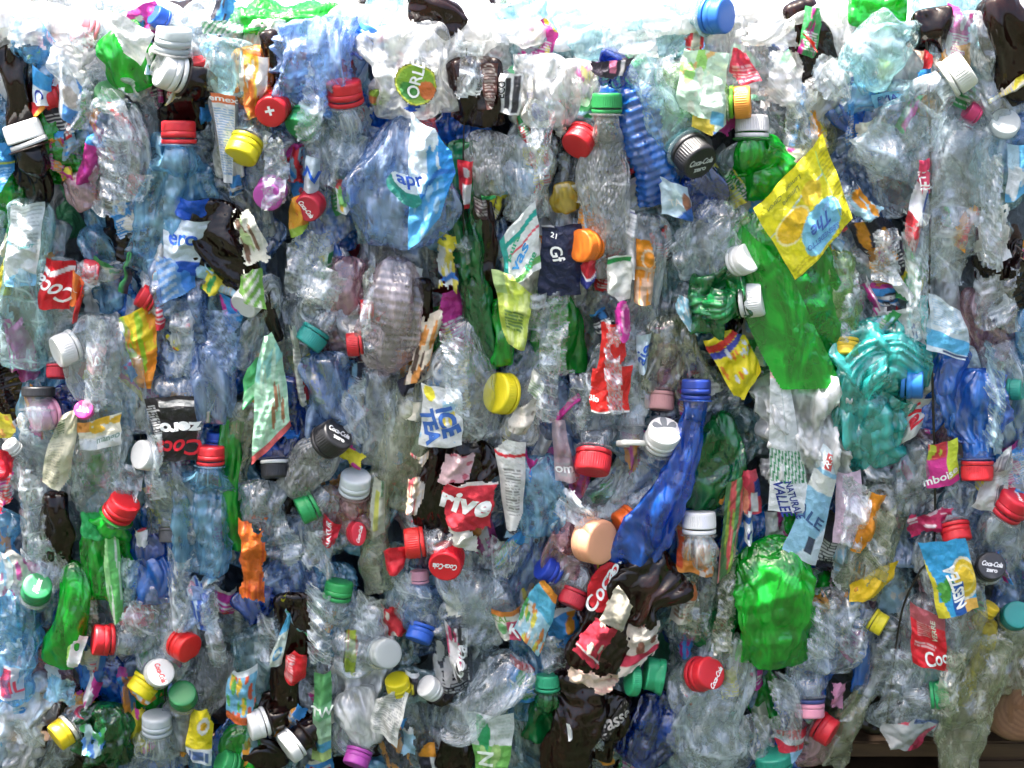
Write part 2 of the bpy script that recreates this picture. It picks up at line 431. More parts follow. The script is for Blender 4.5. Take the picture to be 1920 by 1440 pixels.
class Sheet:
    """crumpled sheet spanned by four corners given as (px, py, w): top-left, top-right, bottom-right, bottom-left of its own print"""
    def __init__(self, q, seed, bulge=8, amp=4, cell=26, torn=0, wave=0, warp=.028, oval=False, cut=0):
        self.oval = oval; self.cut = cut
        self.warp = warp
        self.c = [P(*k) for k in q]; self.seed = seed; self.bulge = bulge; self.amp = amp; self.cell = cell; self.torn = torn; self.wave = wave
        a, b, c, d = self.c
        self.lu = (np.linalg.norm(b - a) + np.linalg.norm(c - d)) / 2; self.lv = (np.linalg.norm(d - a) + np.linalg.norm(c - b)) / 2
        self.nor = nrm(np.cross(d - a, b - a))
        if self.nor @ B_ < 0: self.nor = -self.nor
        g = np.random.default_rng(seed)
        K = int(np.clip(self.lu * self.lv / (cell * PX) ** 2, 5, 160))
        self.cen = np.stack([g.uniform(-.1, 1.1, K) * self.lu, g.uniform(-.1, 1.1, K) * self.lv], 1); self.cv = g.random(K)
        self.ph = g.uniform(0, 6.28, 6)
    def at(self, u, v, lift=0.0):
        a, b, c, d = self.c
        u = np.asarray(u, float); v = np.asarray(v, float); U, V = u[:, None], v[:, None]
        p = a * (1 - U) * (1 - V) + b * U * (1 - V) + c * U * V + d * (1 - U) * V
        q = np.stack([u * self.lu, v * self.lv], 1)
        g = np.random.default_rng(self.seed + 2)
        q3 = np.stack([q[:, 0], q[:, 1], q[:, 0] * 0], 1)
        disp, cr = folds(q3, g, self.cell * 3.4 * PX, 5); disp = disp * self.amp * 1.5 * PX
        disp += self.amp * PX * .8 * np.sin(u * 7 + self.ph[0] + 1.5 * np.sin(v * 4 + self.ph[1])) + self.wave * PX * np.sin(v * 9 + self.ph[2])
        disp += self.bulge * PX * (1 - (2 * u - 1) ** 2) * 1.0
        self._cr = cr
        side = nrm(b - a)
        dn = nrm(d - a)
        wp = min(self.lu, self.lv) * self.warp
        p = p + side * (wp * (np.sin(v * 5 + self.ph[3]) + .5 * np.sin(v * 13 + self.ph[4]) + .5 * np.sin(u * 6 + self.ph[5])))[:, None]
        p = p + dn * (wp * (np.sin(u * 4.5 + self.ph[4]) + .5 * np.sin(u * 12 + self.ph[0])))[:, None]
        return p + self.nor * (disp + lift * PX)[:, None]
    def make(self, base, ops, res=2.2):
        nu = int(np.clip(self.lu / PX / res, 8, 110)); nv = int(np.clip(self.lv / PX / res, 8, 130))
        Ug, Vg = np.meshgrid(np.linspace(0, 1, nu), np.linspace(0, 1, nv), indexing='ij'); u, v = Ug.ravel(), Vg.ravel()
        V = self.at(u, v); cols = paint(u, v, base, ops, self.lv / self.lu) if base is not None else None
        mask = None
        if self.torn:
            g = np.random.default_rng(self.seed + 3)
            q = np.stack([u * self.lu, v * self.lv, u * 0], 1)
            n = wob(q, g, 70 * PX) * .6 + wob(q, g, 22 * PX) * .35 + wob(q, g, 9 * PX) * .15
            e = np.minimum(np.minimum(u, 1 - u), np.minimum(v, 1 - v)) * 2
            mask = (e + n * self.torn) > self.torn * .35
            if mask.sum() < 20: mask = None
        if self.cut and not self.oval:
            g = np.random.default_rng(self.seed + 7)
            if mask is None: mask = np.ones(len(u), bool)
            for _ in range(self.cut):
                cu, cv = g.choice([0., 1.]), g.choice([0., 1.]); a1, b1 = g.uniform(.15, .5), g.uniform(.12, .4)
                mask &= (np.abs(u - cu) / a1 + np.abs(v - cv) / b1) > 1
        if self.oval: mask = ((u - .5) ** 2 + (v - .5) ** 2) < .25
        return grid_mesh('label', V, nu, nv, False, mask, cols, self._cr)

# ---------------------------------------------------------------- caps
def lathe(name, prof, seg, mod=None):
    """prof: list of (r, z, knurl 0..1)"""
    a = np.linspace(0, 2 * math.pi, seg, endpoint=False); n = len(prof)
    V = np.zeros((seg, n, 3))
    for j, (r, z, k) in enumerate(prof):
        rr = r + (mod(a) * k if mod is not None else 0) * (1 if r > 1e-6 else 0)
        V[:, j, 0] = rr * np.cos(a); V[:, j, 1] = rr * np.sin(a); V[:, j, 2] = z
    me = grid_mesh(name, V.reshape(-1, 3), seg, n, wrap=True)
    return me
def _kn(teeth, amp): return lambda a: amp * np.clip(np.sin(a * teeth) * 1.6, -1, 1)
CAPM = {}
def cap_meshes():
    # unit radius; z = 0 at the top face of the cap, going down to -1.02; ring below
    CAPM['std'] = lathe('cap', [(0, -.02, 0), (.5, -.02, 0), (.80, -.015, 0), (.86, 0, 0), (.93, -.02, 0), (.975, -.07, 0), (.99, -.15, 0), (1, -.24, .4), (1, -.30, 1), (1.01, -.82, 1), (1.015, -.90, .3), (1.02, -.97, 0), (1.0, -1.0, 0), (.9, -1.0, 0), (.88, -.3, 0)], 168, _kn(42, .022))
    CAPM['smooth'] = lathe('cap', [(0, 0, 0), (.6, 0, 0), (.88, -.005, 0), (.95, -.03, 0), (.99, -.09, 0), (1, -.2, 0), (1.0, -.55, 0), (1.0, -.60, 0), (.975, -.62, 0), (.975, -.65, 0), (1.01, -.67, 0), (1.02, -.98, 0), (.92, -1.0, 0), (.9, -.3, 0)], 96)
    CAPM['flat'] = lathe('cap', [(0, -.01, 0), (.7, -.01, 0), (.90, 0, 0), (.96, -.03, 0), (1, -.10, 0), (1, -.16, 1), (1.0, -.50, 1), (1.01, -.56, 0), (.97, -.60, 0), (.9, -.58, 0)], 200, _kn(50, .014))
    CAPM['collar'] = lathe('collar', [(.82, -.10, 0), (1.0, -.10, 0), (1.06, -.14, 0), (1.06, -.42, 0), (1.0, -.46, 0), (.82, -.46, 0), (.82, -.10, 0)], 96)
    CAPM['ring'] = lathe('ring', [(.90, -1.06, 0), (1.0, -1.06, 0), (1.03, -1.09, 0), (1.03, -1.28, 0), (1.0, -1.32, 0), (.90, -1.32, 0), (.90, -1.06, 0)], 96)
    CAPM['ringflat'] = lathe('ring', [(.90, -.64, 0), (1.0, -.64, 0), (1.02, -.66, 0), (1.02, -.80, 0), (.99, -.82, 0), (.90, -.82, 0), (.90, -.64, 0)], 96)
    z = -1.32
    CAPM['neck'] = lathe('neck', [(.80, -.15, 0), (.80, -.35, 0), (.87, -.40, 0), (.87, -.46, 0), (.80, -.5, 0), (.80, -.68, 0), (.87, -.74, 0), (.80, -.8, 0), (.80, -1.2, 0), (.82, z - .02, 0), (1.12, z - .06, 0), (1.16, z - .11, 0), (1.12, z - .16, 0), (.84, z - .2, 0), (.82, z - .6, 0)], 72)
cap_meshes()
_crush = {}
def crushed(kind, seed, amt):
    if seed is None: return CAPM[kind]
    key = (kind, seed, amt)
    if key in _crush: return _crush[key]
    me = CAPM[kind].copy(); n = len(me.vertices); V = np.zeros(n * 3); me.vertices.foreach_get('co', V); V = V.reshape(-1, 3)
    g = np.random.default_rng(seed)
    for _ in range(3):
        a = g.uniform(0, 6.28); c = np.array([math.cos(a) * .95, math.sin(a) * .95, g.uniform(-.9, 0.1)])
        d = np.linalg.norm(V - c, axis=1); k = np.exp(-(d / .55) ** 2) * amt
        V[:, :2] *= (1 - k)[:, None]; V[:, 2] -= k * .25 * (V[:, 2] > -.5)
    me.vertices.foreach_set('co', V.ravel()); me.update(); _crush[key] = me
    return me

def axis(ang, face):
    """unit vector pointing out of the cap's top: ang = direction in the picture (0 right, 90 up), face = sine towards the viewer"""
    c = math.sqrt(max(0, 1 - face * face))
    return X_ * math.cos(R(ang)) * c + U_ * math.sin(R(ang)) * c + B_ * face
def frame(z, up=None):
    z = nrm(z); x = np.cross(U_ if up is None else up, z)
    if np.linalg.norm(x) < .2: x = X_.copy()
    x = nrm(x); y = np.cross(z, x)
    return Matrix(((x[0], y[0], z[0]), (x[1], y[1], z[1]), (x[2], y[2], z[2])))
# ---------------------------------------------------------------- builders
C = dict(red=(.66, .015, .025), white=(.84, .85, .84), blue=(.015, .11, .60), navy=(.012, .03, .22), green=(.015, .30, .07),
         yellow=(.85, .72, .01), magenta=(.62, .10, .50), orange=(.90, .20, .01), salmon=(.88, .42, .24), black=(.012, .012, .015),
         pink=(.82, .38, .54), teal=(.01, .30, .27), cream=(.80, .76, .58), paleblue=(.50, .72, .86), dkred=(.40, .01, .02),
         grey=(.45, .47, .48), brown=(.06, .02, .01), lime=(.45, .68, .05), sky=(.06, .42, .80), frost=(.70, .76, .78), mint=(.50, .80, .62), rust=(.45, .14, .04))
_seed = [100]
def sd():
    _seed[0] += 17
    return _seed[0]
import zlib
def reseed(label): _seed[0] = zlib.crc32(label.encode()) % 90000
def col(c): return C[c] if isinstance(c, str) else c

def cap_part(root, origin, x, y, w, r, ang, face, cc, kind='std', ring=None, crush=None, text=None, neck='clear', squash=None, roll=0, trans=0, rough=.30, name='cap', tamper=True):
    ax = axis(ang, face); h = {'std': .62, 'smooth': .62, 'flat': .40, 'collar': .28}[kind]
    s = r * PX
    top = P(x, y, w) + ax * s * h
    M = frame(ax).to_4x4() @ Matrix.Rotation(R(roll), 4, 'Z') @ Matrix.Diagonal((s * (squash or 1), s, s, 1))
    M.translation = Vector(top - origin)
    me = crushed(kind, sd() if crush else None, crush)
    o = link_mesh(name, me, plastic(col(cc), rough, 0, trans), root); o.matrix_local = M
    if tamper:
        g = link_mesh('tamper_ring', crushed('ringflat' if kind == 'flat' else 'ring', None, 0), plastic(col(ring or cc), rough, 0, trans), o)
        g.matrix_local = Matrix.Rotation(R(3), 4, 'X')
    if neck and root is not None:
        nk = link_mesh('neck', CAPM['neck'], PET[neck], root); nk.matrix_local = M @ Matrix.Rotation(R(1), 4, 'Y')
    if text:
        for (string, hh, yy, tc, shear) in text['rows']:
            V, Fc = text_mesh(string, shear, .03, .95)
            c_, s_ = math.cos(R(text.get('rot', 0))), math.sin(R(text.get('rot', 0)))
            wd = V[:, 0].max() - V[:, 0].min(); k = min(hh, 1.45 / wd)
            X, Y = (V[:, 0] - (V[:, 0].max() + V[:, 0].min()) / 2) * k, (V[:, 1] - (V[:, 1].max() + V[:, 1].min()) / 2) * hh + yy
            XX, YY = X * c_ - Y * s_, X * s_ + Y * c_
            rr = np.sqrt(XX ** 2 + YY ** 2)
            Z = np.full_like(XX, .012)
            m2 = bpy.data.meshes.new('lettering'); m2.from_pydata(np.stack([XX, YY, Z], 1).tolist(), [], Fc)
            t = link_mesh('lettering', m2, ink(col(tc)), o)
    return o, ax, top

def L(q, base, ops=None, texts=(), w=None, bulge=15, amp=5.5, cell=26, torn=0, mat=None, wave=0, warp=None, oval=False, cut=0):
    """printed label: q four corners (px, py) or (px, py, w)"""
    q = [tuple(k) if len(k) == 3 else (k[0], k[1], w if w is not None else 26) for k in q]
    return dict(q=q, base=None if base is None else col(base), ops=ops, texts=texts, bulge=bulge, amp=amp, cell=cell, torn=torn, mat=mat, wave=wave, warp=warp, oval=oval, cut=cut)
def build_label(d, parent, origin, name='wrapper_label', res=2.2):
    if not d['texts'] and not d['oval'] and not d['cut'] and not d['torn']: d = dict(d, cut=2)
    sh = Sheet(d['q'], sd(), d['bulge'], d['amp'], d['cell'], d['torn'], d['wave'], d['warp'] if d['warp'] is not None else .028, d['oval'], d['cut'])
    me = sh.make(d['base'], d['ops'], res)
    me.transform(Matrix.Translation(Vector(-np.array(origin)))); 
    m = d['mat']
    m = LAB if m is None else (PET[m] if isinstance(m, str) and m in PET else m)
    o = link_mesh(name, me, m, parent)
    for t in d['texts']:
        string, cu, cv, h, wid, rot, tc = t[:7]; shear = t[7] if len(t) > 7 else 0; bold = t[8] if len(t) > 8 else .02
        lettering(string, lambda u, v: sh.at(u, v, .9), cu, cv, h, wid, rot, col(tc), o, np.array(origin), shear, bold, 'lettering', sh.lv / sh.lu)
    return o

def tube_part(name, root, origin, tube, mat, res=3.0):
    V, na, ns, cr = tube.make(res)
    me = grid_mesh(name, V - origin, na, ns, True, None, None, cr)
    return link_mesh(name, me, PET[mat] if isinstance(mat, str) else mat, root)

def bottle(label, cap=None, w=30, cc='red', pet='clear', body=None, hw=45, ht=24, labels=(), text=None, kind='std', ring=None, crush=None, squash=None,
           amp=.2, cell=24, ribs=0, ribamp=0, twist=0, closed=True, cat='bottle', name='plastic_bottle', group=None, trans=0, rough=.30, neck=True, prof=None, fold=.25, shoulder=1.3, roll=0, tamper=True):
    reseed(label)
    if cap:
        x, y, r, ang, face = cap
        origin = P(x, y, w)
    else:
        origin = P(*body[0])
    root = empty(name, origin, label, cat, group or 'bottles crushed into the bale', at=(origin))
    ctrl = []
    if cap:
        _, ax, top = cap_part(root, origin, x, y, w, r, ang, face, cc, kind, ring, crush, text, pet if neck else None, squash, roll, trans, rough, tamper=tamper)
        h0 = 1.5 if kind != 'flat' else 1.4
        st = top - ax * r * PX * h0; ctrl = [st, st - ax * r * PX * .8]
        if body is None:
            a = R(ang + 180); body = [(x + 90 * math.cos(a), y - 90 * math.sin(a), w - 55), (x + 210 * math.cos(a), y - 210 * math.sin(a), w - 70)]
    if pet == 'brown': amp, fold, ht = min(amp, .17), min(fold, .22), ht * .8
    ctrl += [P(*b) for b in body]
    t = Tube(ctrl, hw, ht, sd(), r0=(r * .80 if cap else None), closed=closed, amp=amp, cell=cell, ribs=ribs, ribamp=ribamp, twist=twist, fold=fold, shoulder=shoulder, prof=prof)
    tube_part('body', root, origin, t, pet)
    for d in labels: build_label(d, root, origin)
    return root

def scrap(label, d, name='torn_label', cat='torn label', group='torn labels and wrappers pressed between the bottles', extra=(), res=2.2):
    reseed(label)
    c = np.mean([P(*k) for k in d['q']], axis=0)
    o = build_label(d, None, c, name, res); o.location = Vector(c)
    finish(o, label, cat, group); THINGS.append((o, c))
    for e in extra: build_label(e, o, c, 'folded_piece')
    return o

def film(label, q, mat='clear', amp=9, cell=30, bulge=14, torn=.25, wave=5, name='plastic_film', cat='plastic film', group='clear plastic films between the bottles'):
    return scrap(label, L(q, None, bulge=bulge, amp=amp, cell=cell, torn=torn, mat=mat, wave=wave), name, cat, group, res=3)

def loose_cap(label, cap, w, cc, kind='std', cat='bottle cap', name='bottle_cap', **kw):
    if name == 'bottle_cap': return bottle('bottle with ' + label, cap, w, cc, 'clear', None, 34, 18, kind=kind, **kw)
    x, y, r, ang, face = cap; origin = P(x, y, w)
    root = empty(name, origin, label, cat, 'caps pressed into the bale', at=origin)
    cap_part(root, origin, x, y, w, r, ang, face, cc, kind, neck=kw.pop('neck', None), **kw)
    return root
COKE = lambda rot=0, c='white': dict(rows=[('Coca-Cola', .38, -.05, c, .35)], rot=rot)
ZERO = lambda rot=0: dict(rows=[('Coca-Cola', .34, .1, (.6, .62, .64), .35), ('zero', .3, -.38, (.6, .62, .64), 0)], rot=rot)
# ================================================================ the bale's things, top rows first
W_ = 'white'
# --- row y 0-200
bottle('blue capped pale bottle lying on the bale top, cap facing right', (1345, 30, 31, -8, .62), 20, (.02, .16, .62), 'ice', [(1270, 45, -20), (1130, 75, -40), (1030, 80, -60)], 52, 26, kind='smooth')
bottle('brown bottle with a white cap above the red capped blue bottle', (318, 135, 32, 165, .55), 52, 'white', 'brown', [(345, 165, 20), (345, 205, 5), (340, 240, -5)], 38, 22, kind='smooth')
bottle('milky white tub mouth just above the white capped brown bottle', (325, 72, 31, 80, .35), 40, 'frost', 'frost', [(322, 110, 10), (320, 160, -30)], 36, 24, kind='smooth', trans=.3, name='plastic_tub', cat='tub')
loose_cap('blue cap peeking out beside the milky tub mouth', (298, 33, 19, 150, .6), 25, 'blue')
bottle('red cap under clear film right of the white capped brown bottle', (368, 125, 21, 100, .5), 25, 'red', 'clear', [(380, 170, -20), (390, 260, -30)], 30, 18)
bottle('light blue bottle standing on end with a bright red cap on top', (335, 247, 30, 90, .10), 44, 'red', 'sky', [(332, 300, 15), (330, 350, 8), (318, 420, 2), (305, 520, -6)], 58, 30, kind='smooth', fold=.4,
       labels=[L([(325, 368), (392, 372), (388, 412), (330, 408)], 'blue', None, w=36), L([(305, 405), (395, 415), (372, 520), (310, 505)], (.70, .82, .92), [('r', .0, .75, 1, 1, C['blue'])], [('ero', .5, .32, .26, 1, 0, 'blue')], w=36)])
bottle('narrow brown bottle with a ribbed white cap at the far left', (45, 250, 33, 108, .22), 44, 'white', 'brown', [(58, 300, 10), (65, 350, 0), (50, 365, -8)], 34, 22)
bottle('tall dark brown bottle above the ribbed white cap at left', None, 0, None, 'brown', [(28, 80, 4), (38, 160, 14), (52, 260, 6)], 29, 20, fold=.35)
bottle('green bottle folded over with a white label, near the top left', None, 0, None, 'green', [(205, 60, 20), (235, 100, 30), (275, 165, 14)], 44, 20, amp=.14,
       labels=[L([(215, 18), (292, 62), (262, 122), (205, 70)], 'white', [('l', .05, .45, .9, .95, (.7, .74, .72), 9)], w=62, bulge=10)])
bottle('green cap seen through a clear bottle with one long crease', (205, 182, 27, 70, .8), 0, (.10, .38, .15), 'clear', [(215, 240, 22), (232, 300, 22), (222, 368, 10)], 50, 18, kind='smooth', fold=.6, shoulder=.8)
loose_cap('pale red cap under clear film at the top left', (158, 58, 26, 160, .5), 8, (.75, .20, .24), kind='smooth')
loose_cap('red cap half hidden beside the tall dark brown bottle', (96, 182, 22, 200, .4), 14, 'red', kind='smooth')
scrap('blue and white torn label left of the folded green bottle', L([(112, 105), (155, 150), (148, 236), (108, 215)], (.72, .78, .86), [('e', .6, .5, .35, .18, (.55, .5, .45)), ('r', .3, .7, 1, 1, (.10, .32, .75)), ('t', 1, -.6, .75, (.08, .25, .65))], w=44))
scrap('narrow bright blue label beside the tall dark brown bottle', L([(62, 118), (100, 145), (95, 198), (60, 190)], (.05, .35, .75), [('r', 0, .55, 1, 1, (.75, .85, .9))], [('C', .4, .75, .32, 1, -60, 'navy')], w=30))
scrap('blue label with a yellow line at the left edge', L([(-30, 262), (28, 270), (32, 340), (-30, 380)], (.04, .28, .66), [('r', 0, .42, 1, .46, (.6, .7, .1)), ('l', 0, .55, .9, .95, (.3, .55, .85), 6)], w=30))
bottle('crumpled light blue bottle balled up at the upper left corner', None, 0, None, 'sky', [(28, 60, 0), (60, 70, 10), (75, 150, 2)], 40, 26)
bottle('clear bottle with a green striped label below the top edge', None, 0, None, 'ice', [(418, 70, 20), (420, 130, 28), (415, 175, 20)], 42, 24, labels=[L([(375, 36), (458, 40), (455, 62), (380, 64)], 'white', [('d', 0, 0, 1, 1, (.02, .32, .12), 2.2, 3)], w=58, bulge=6)])
bottle('slim tube bottle with blue print and an orange band', None, 0, None, 'frost', [(418, 172, 20), (424, 240, 26), (432, 335, 16)], 24, 14, amp=.1,
       labels=[L([(395, 172), (442, 180), (436, 345), (420, 340)], (.80, .84, .88), [('r', 0, 0, 1, .11, (.85, .22, .08)), ('l', .06, .16, .94, .9, (.25, .42, .68), 26)], [('emex', .5, .055, .06, 1.2, 0, 'white')], w=46, bulge=5, amp=2)])
bottle('clear bottle with an orange juice label beside the slim tube', None, 0, None, 'orange', [(470, 85, 10), (478, 150, 22), (470, 200, 12)], 34, 20, labels=[L([(450, 90), (505, 110), (498, 215), (448, 225)], (.82, .35, .05), [('n', 0, 0, 1, .9, (.88, .62, .08), 5, 14, .16), ('n', 0, 0, 1, .45, (.85, .82, .75), 9, 9, .15), ('n', .2, .5, 1, 1, (.7, .18, .03), 2, 6, .12)], w=42)])
bottle('yellow capped clear bottle pointing down beside the slim tube', (457, 280, 30, 250, .35), 46, 'yellow', 'clear', [(468, 215, 0), (470, 130, -20)], 36, 18, kind='smooth')
bottle('red cap with a white cross on its top', (511, 205, 28, 255, .88), 48, 'red', 'orange', [(490, 150, 0), (470, 100, -20)], 34, 18, text=dict(rows=[('+', .8, .1, 'white', 0)], rot=10), kind='smooth')
bottle('brown strip of bottle wall above the red cap with the cross', None, 0, None, 'brown', [(502, 55, 20), (515, 110, 26), (540, 190, 8)], 20, 12)
bottle('big crumpled blue bottle balled up under the bright top edge', None, 0, None, 'steel', [(588, 38, 10), (590, 90, 34), (585, 150, 26), (570, 195, 8)], 72, 34, amp=.42, cell=17, neck=False)
bottle('blue neck sticking up right of the big crumpled blue bottle', (690, 62, 20, 60, .1), 30, (.04, .22, .70), 'steel', [(672, 90, 0), (655, 135, -10), (650, 160, -20)], 26, 16, kind='smooth')
bottle('green capped clear bottle pointing down below the crumpled blue one', (568, 232, 28, 240, .45), 34, (.03, .36, .10), 'clear', [(548, 180, 4), (540, 130, -12)], 34, 18, kind='smooth')
bottle('shiny red cap standing between blue bottle and oval fruit label', (646, 172, 31, 95, .42), 50, 'red', 'clear', [(640, 225, 10), (625, 290, 8), (600, 350, 0)], 46, 24, kind='smooth')
bottle('white tub wall with an oval green fruit label', None, 0, None, 'frost', [(760, 45, 8), (765, 100, 34), (770, 170, 28), (775, 215, 5)], 84, 32, amp=.26, cell=24,
       labels=[L([(738, 118), (820, 128), (812, 196), (742, 190)], (.25, .40, .05), None, w=74, bulge=10, mat='frost'),], name='plastic_tub', cat='tub')
scrap('oval green label with lettering and a red fruit', L([(728, 118), (812, 112), (830, 190), (752, 206)], (.80, .82, .78), [('r', 0, 0, 1, 1, (.05, .05, .02)), ('e', .5, .5, .47, .46, (.55, .62, .06)), ('e', .5, .5, .43, .43, (.22, .42, .04)), ('e', .30, .62, .2, .2, (.05, .25, .05)), ('e', .72, .66, .2, .22, (.60, .16, .04))], [('ORLE', .52, .38, .26, 1.0, 68, 'white')], w=86, bulge=4, amp=1.5, oval=True))
scrap('second oval fruit label half under the white tub wall', L([(688, 160), (735, 160), (732, 200), (690, 195)], (.5, .55, .3), [('e', .5, .5, .5, .5, (.06, .05, .02)), ('e', .5, .5, .44, .42, (.25, .4, .04)), ('r', 0, .5, .4, .8, (.5, .15, .05))], w=40, oval=True))
bottle('glossy brown bottle lying on the bale top left of centre', None, 0, None, 'brown', [(765, 8, 10), (820, 18, 14), (862, 60, 8)], 26, 18)
scrap('blue cap band showing under the oval fruit label', L([(752, 192), (798, 190), (796, 206), (756, 206)], 'blue', w=40))
# centre top
bottle('dark brown crushed bottle with a thin white printed frame', None, 0, None, 'brown', [(902, 105, 20), (900, 160, 34), (895, 235, 14)], 46, 24, fold=.4,
       labels=[L([(898, 120), (934, 118), (932, 205), (912, 205)], (.10, .035, .03), [('ring', .5, .5, .5, .5, (.6, .55, .5), .93), ('l', .2, .1, .8, .9, (.4, .33, .3), 12)], w=62, bulge=3, amp=2)])
scrap('black and white label with lettering right of the dark brown bottle', L([(938, 138), (985, 135), (972, 215), (930, 210)], (.82, .84, .85), [('r', .25, .1, .5, .9, (.04, .04, .05)), ('bar', .6, .05, .9, .95, (.05, .05, .06), 9)], [('ECO', .13, .4, .16, 1, 90, 'black')], w=42))
bottle('white clear jar with a yellowish rim and violet label', None, 0, None, 'frost', [(1010, 100, 4), (1018, 170, 20), (1020, 240, 16)], 42, 22, labels=[L([(988, 172), (1040, 175), (1035, 225), (992, 225)], (.25, .28, .58), [('r', .5, .2, 1, .9, (.35, .36, .62)), ('r', 0, .2, .14, 1, (.5, .4, .35))], w=34, mat=LABSEE)], name='plastic_jar', cat='jar')
bottle('clear bottle folded into white peaks at the upper middle', None, 0, None, 'frost', [(1080, 110, 18), (1075, 165, 24), (1065, 235, 10)], 40, 24, amp=.3)
bottle('black and pink bottle neck scrap above the green cap', None, 0, None, 'navy', [(1120, 125, 34), (1155, 130, 38), (1168, 160, 30)], 26, 14)
scrap('black torn strip with pink writing on the top edge', L([(1100, 112), (1190, 105), (1180, 152), (1112, 138)], (.03, .02, .04), [('r', .45, 0, .6, .7, (.75, .2, .35)), ('r', .7, .1, .8, 1, (.8, .75, .78))], torn=.4, w=50))
bottle('tall clear bottle with a green cap and droplets inside', (1138, 192, 26, 90, .16), 62, (.015, .26, .06), 'drops', [(1138, 260, 40), (1132, 330, 34), (1140, 410, 30), (1148, 520, 20)], 45, 26, shoulder=3.2, amp=.10, cell=30,
       labels=[L([(1140, 480), (1188, 478), (1180, 560), (1136, 570)], (.78, .80, .74), [('r', 0, .03, 1, .14, (.02, .35, .08))], w=56, bulge=6)])
bottle('red cap lying askew left of the tall green capped bottle', (1087, 264, 28, 235, .55), 40, 'red', 'clear', [(1070, 215, 0), (1060, 160, -20)], 34, 18, kind='smooth')
bottle('long ribbed blue bottle slanting down right of the green cap', None, 0, None, 'blue', [(1172, 160, 22), (1195, 230, 34), (1225, 320, 28), (1240, 380, 10)], 38, 24, amp=.13, cell=20, ribs=16, ribamp=2.4, neck=False)
bottle('clear bottle slanting down to a ribbed black cap', (1302, 294, 34, -52, .60), 66, 'black', 'ice', [(1262, 240, 40), (1220, 180, 34), (1180, 110, 16)], 44, 24, text=ZERO(20), amp=.12)
scrap('light blue label with a small picture under the black cap', L([(1235, 330), (1290, 350), (1300, 415), (1240, 400)], (.62, .80, .90), [('e', .85, .45, .15, .25, (.35, .15, .08)), ('t', 1, 1, 1.5, (.03, .15, .55))], [('TA', .45, .6, .2, 1, 20, 'white')], w=52))
bottle('deep blue crushed label wall right of the light blue picture label', None, 0, None, 'navy', [(1290, 320, 20), (1325, 360, 30), (1300, 405, 16)], 36, 20)
bottle('bottle with a pale green fruit label and an orange cap at its side', (1389, 192, 28, 2, .18), 50, (.90, .36, .05), 'lime', [(1335, 195, 22), (1300, 160, 16), (1290, 110, 8)], 52, 26, ring=(.15, .45, .02),
       labels=[L([(1278, 88), (1362, 100), (1358, 225), (1266, 215)], (.60, .82, .66), [('w', .0, .3, 3, .06, 1.2, (.75, .5, .2)), ('n', 0, 0, .5, .4, (.35, .7, .2), 4, 6, .1), ('n', .3, .1, 1, 1, (.78, .85, .7), 7, 8, .08)], w=54, amp=5)])
scrap('pale wrapper with yellow and blue tips below the pale green label', L([(1318, 130), (1366, 150), (1360, 262), (1295, 235)], (.68, .84, .72), [('r', 0, .75, .6, 1, (.82, .65, .08)), ('r', .5, .6, .9, .8, (.15, .5, .75)), ('r', .6, .92, 1, 1, (.05, .2, .65))], w=60))
scrap('red label scrap with small writing right of the pale green label', L([(1375, 88), (1395, 92), (1428, 150), (1362, 160)], (.72, .05, .10), [('l', .1, .5, .95, .95, (.85, .5, .52), 5)], w=30))
bottle('white capped bottle with a green middle below the orange cap', (1410, 236, 29, 90, .05), 30, (.78, .76, .78), 'green', [(1425, 300, 14), (1440, 370, 8)], 66, 26, amp=.24)
# right top
bottle('crumpled bright green bottle on the top edge at the right', None, 0, None, 'green', [(1590, 8, 0), (1640, 14, 8), (1700, 15, 2)], 30, 20)
bottle('square aqua container with a knot in its base, upper right', None, 0, None, 'ice', [(1600, 60, 14), (1640, 90, 30), (1680, 130, 12)], 66, 30, amp=.22, cell=36, name='plastic_container', cat='container')
PET_A = PET['ice']
bottle('dark brown crumpled bottle right of the aqua container', None, 0, None, 'brown', [(1740, 15, 4), (1745, 50, 16), (1735, 95, 0)], 34, 22, amp=.3)
bottle('dark brown bottle base with a pale star in the upper right corner', None, 0, None, 'brown', [(1865, -10, 4), (1880, 40, 20), (1905, 110, 10), (1925, 190, 0)], 44, 26, amp=.28)
bottle('clear bottle leaning up to the right with a white cap', (1797, 138, 33, 35, .25), 62, (.84, .85, .78), 'clear', [(1740, 185, 36), (1680, 250, 26), (1640, 320, 10)], 52, 26, amp=.24, cell=20, neck=False)
bottle('white cap hidden under film left of the aqua container', (1565, 140, 27, 40, .3), 10, 'white', 'frost', [(1540, 170, 0), (1500, 215, -10)], 42, 22, kind='smooth')
scrap('thin curved red handle strip at the top right', L([(1500, 55), (1528, 80), (1532, 98), (1512, 74)], (.78, .05, .03), w=40, bulge=3), name='plastic_strip', cat='plastic strip')
scrap('small red tab right of the aqua container', L([(1732, 92), (1750, 100), (1748, 120), (1728, 130)], 'red', w=20))
bottle('aqua blue bottle part below the square aqua container', None, 0, None, 'sky', [(1560, 190, 0), (1620, 180, 12), (1690, 175, 2)], 30, 18, labels=[L([(1630, 178), (1690, 168), (1698, 190), (1640, 205)], (.25, .55, .75), None, [('EVIA', .5, .5, .5, 1, 0, 'navy')], w=30, bulge=2)])
bottle('grey blue bottle hanging below the white brown corner bottle', None, 0, None, 'grey', [(1810, 20, 6), (1815, 90, 12), (1850, 170, 8), (1880, 230, -6)], 50, 28, amp=.26)
loose_cap('open clear bottle mouth ring at the upper right edge', (1884, 232, 26, 90, .93), 34, 'frost', kind='flat', cat='bottle mouth', name='bottle_mouth', trans=.4)
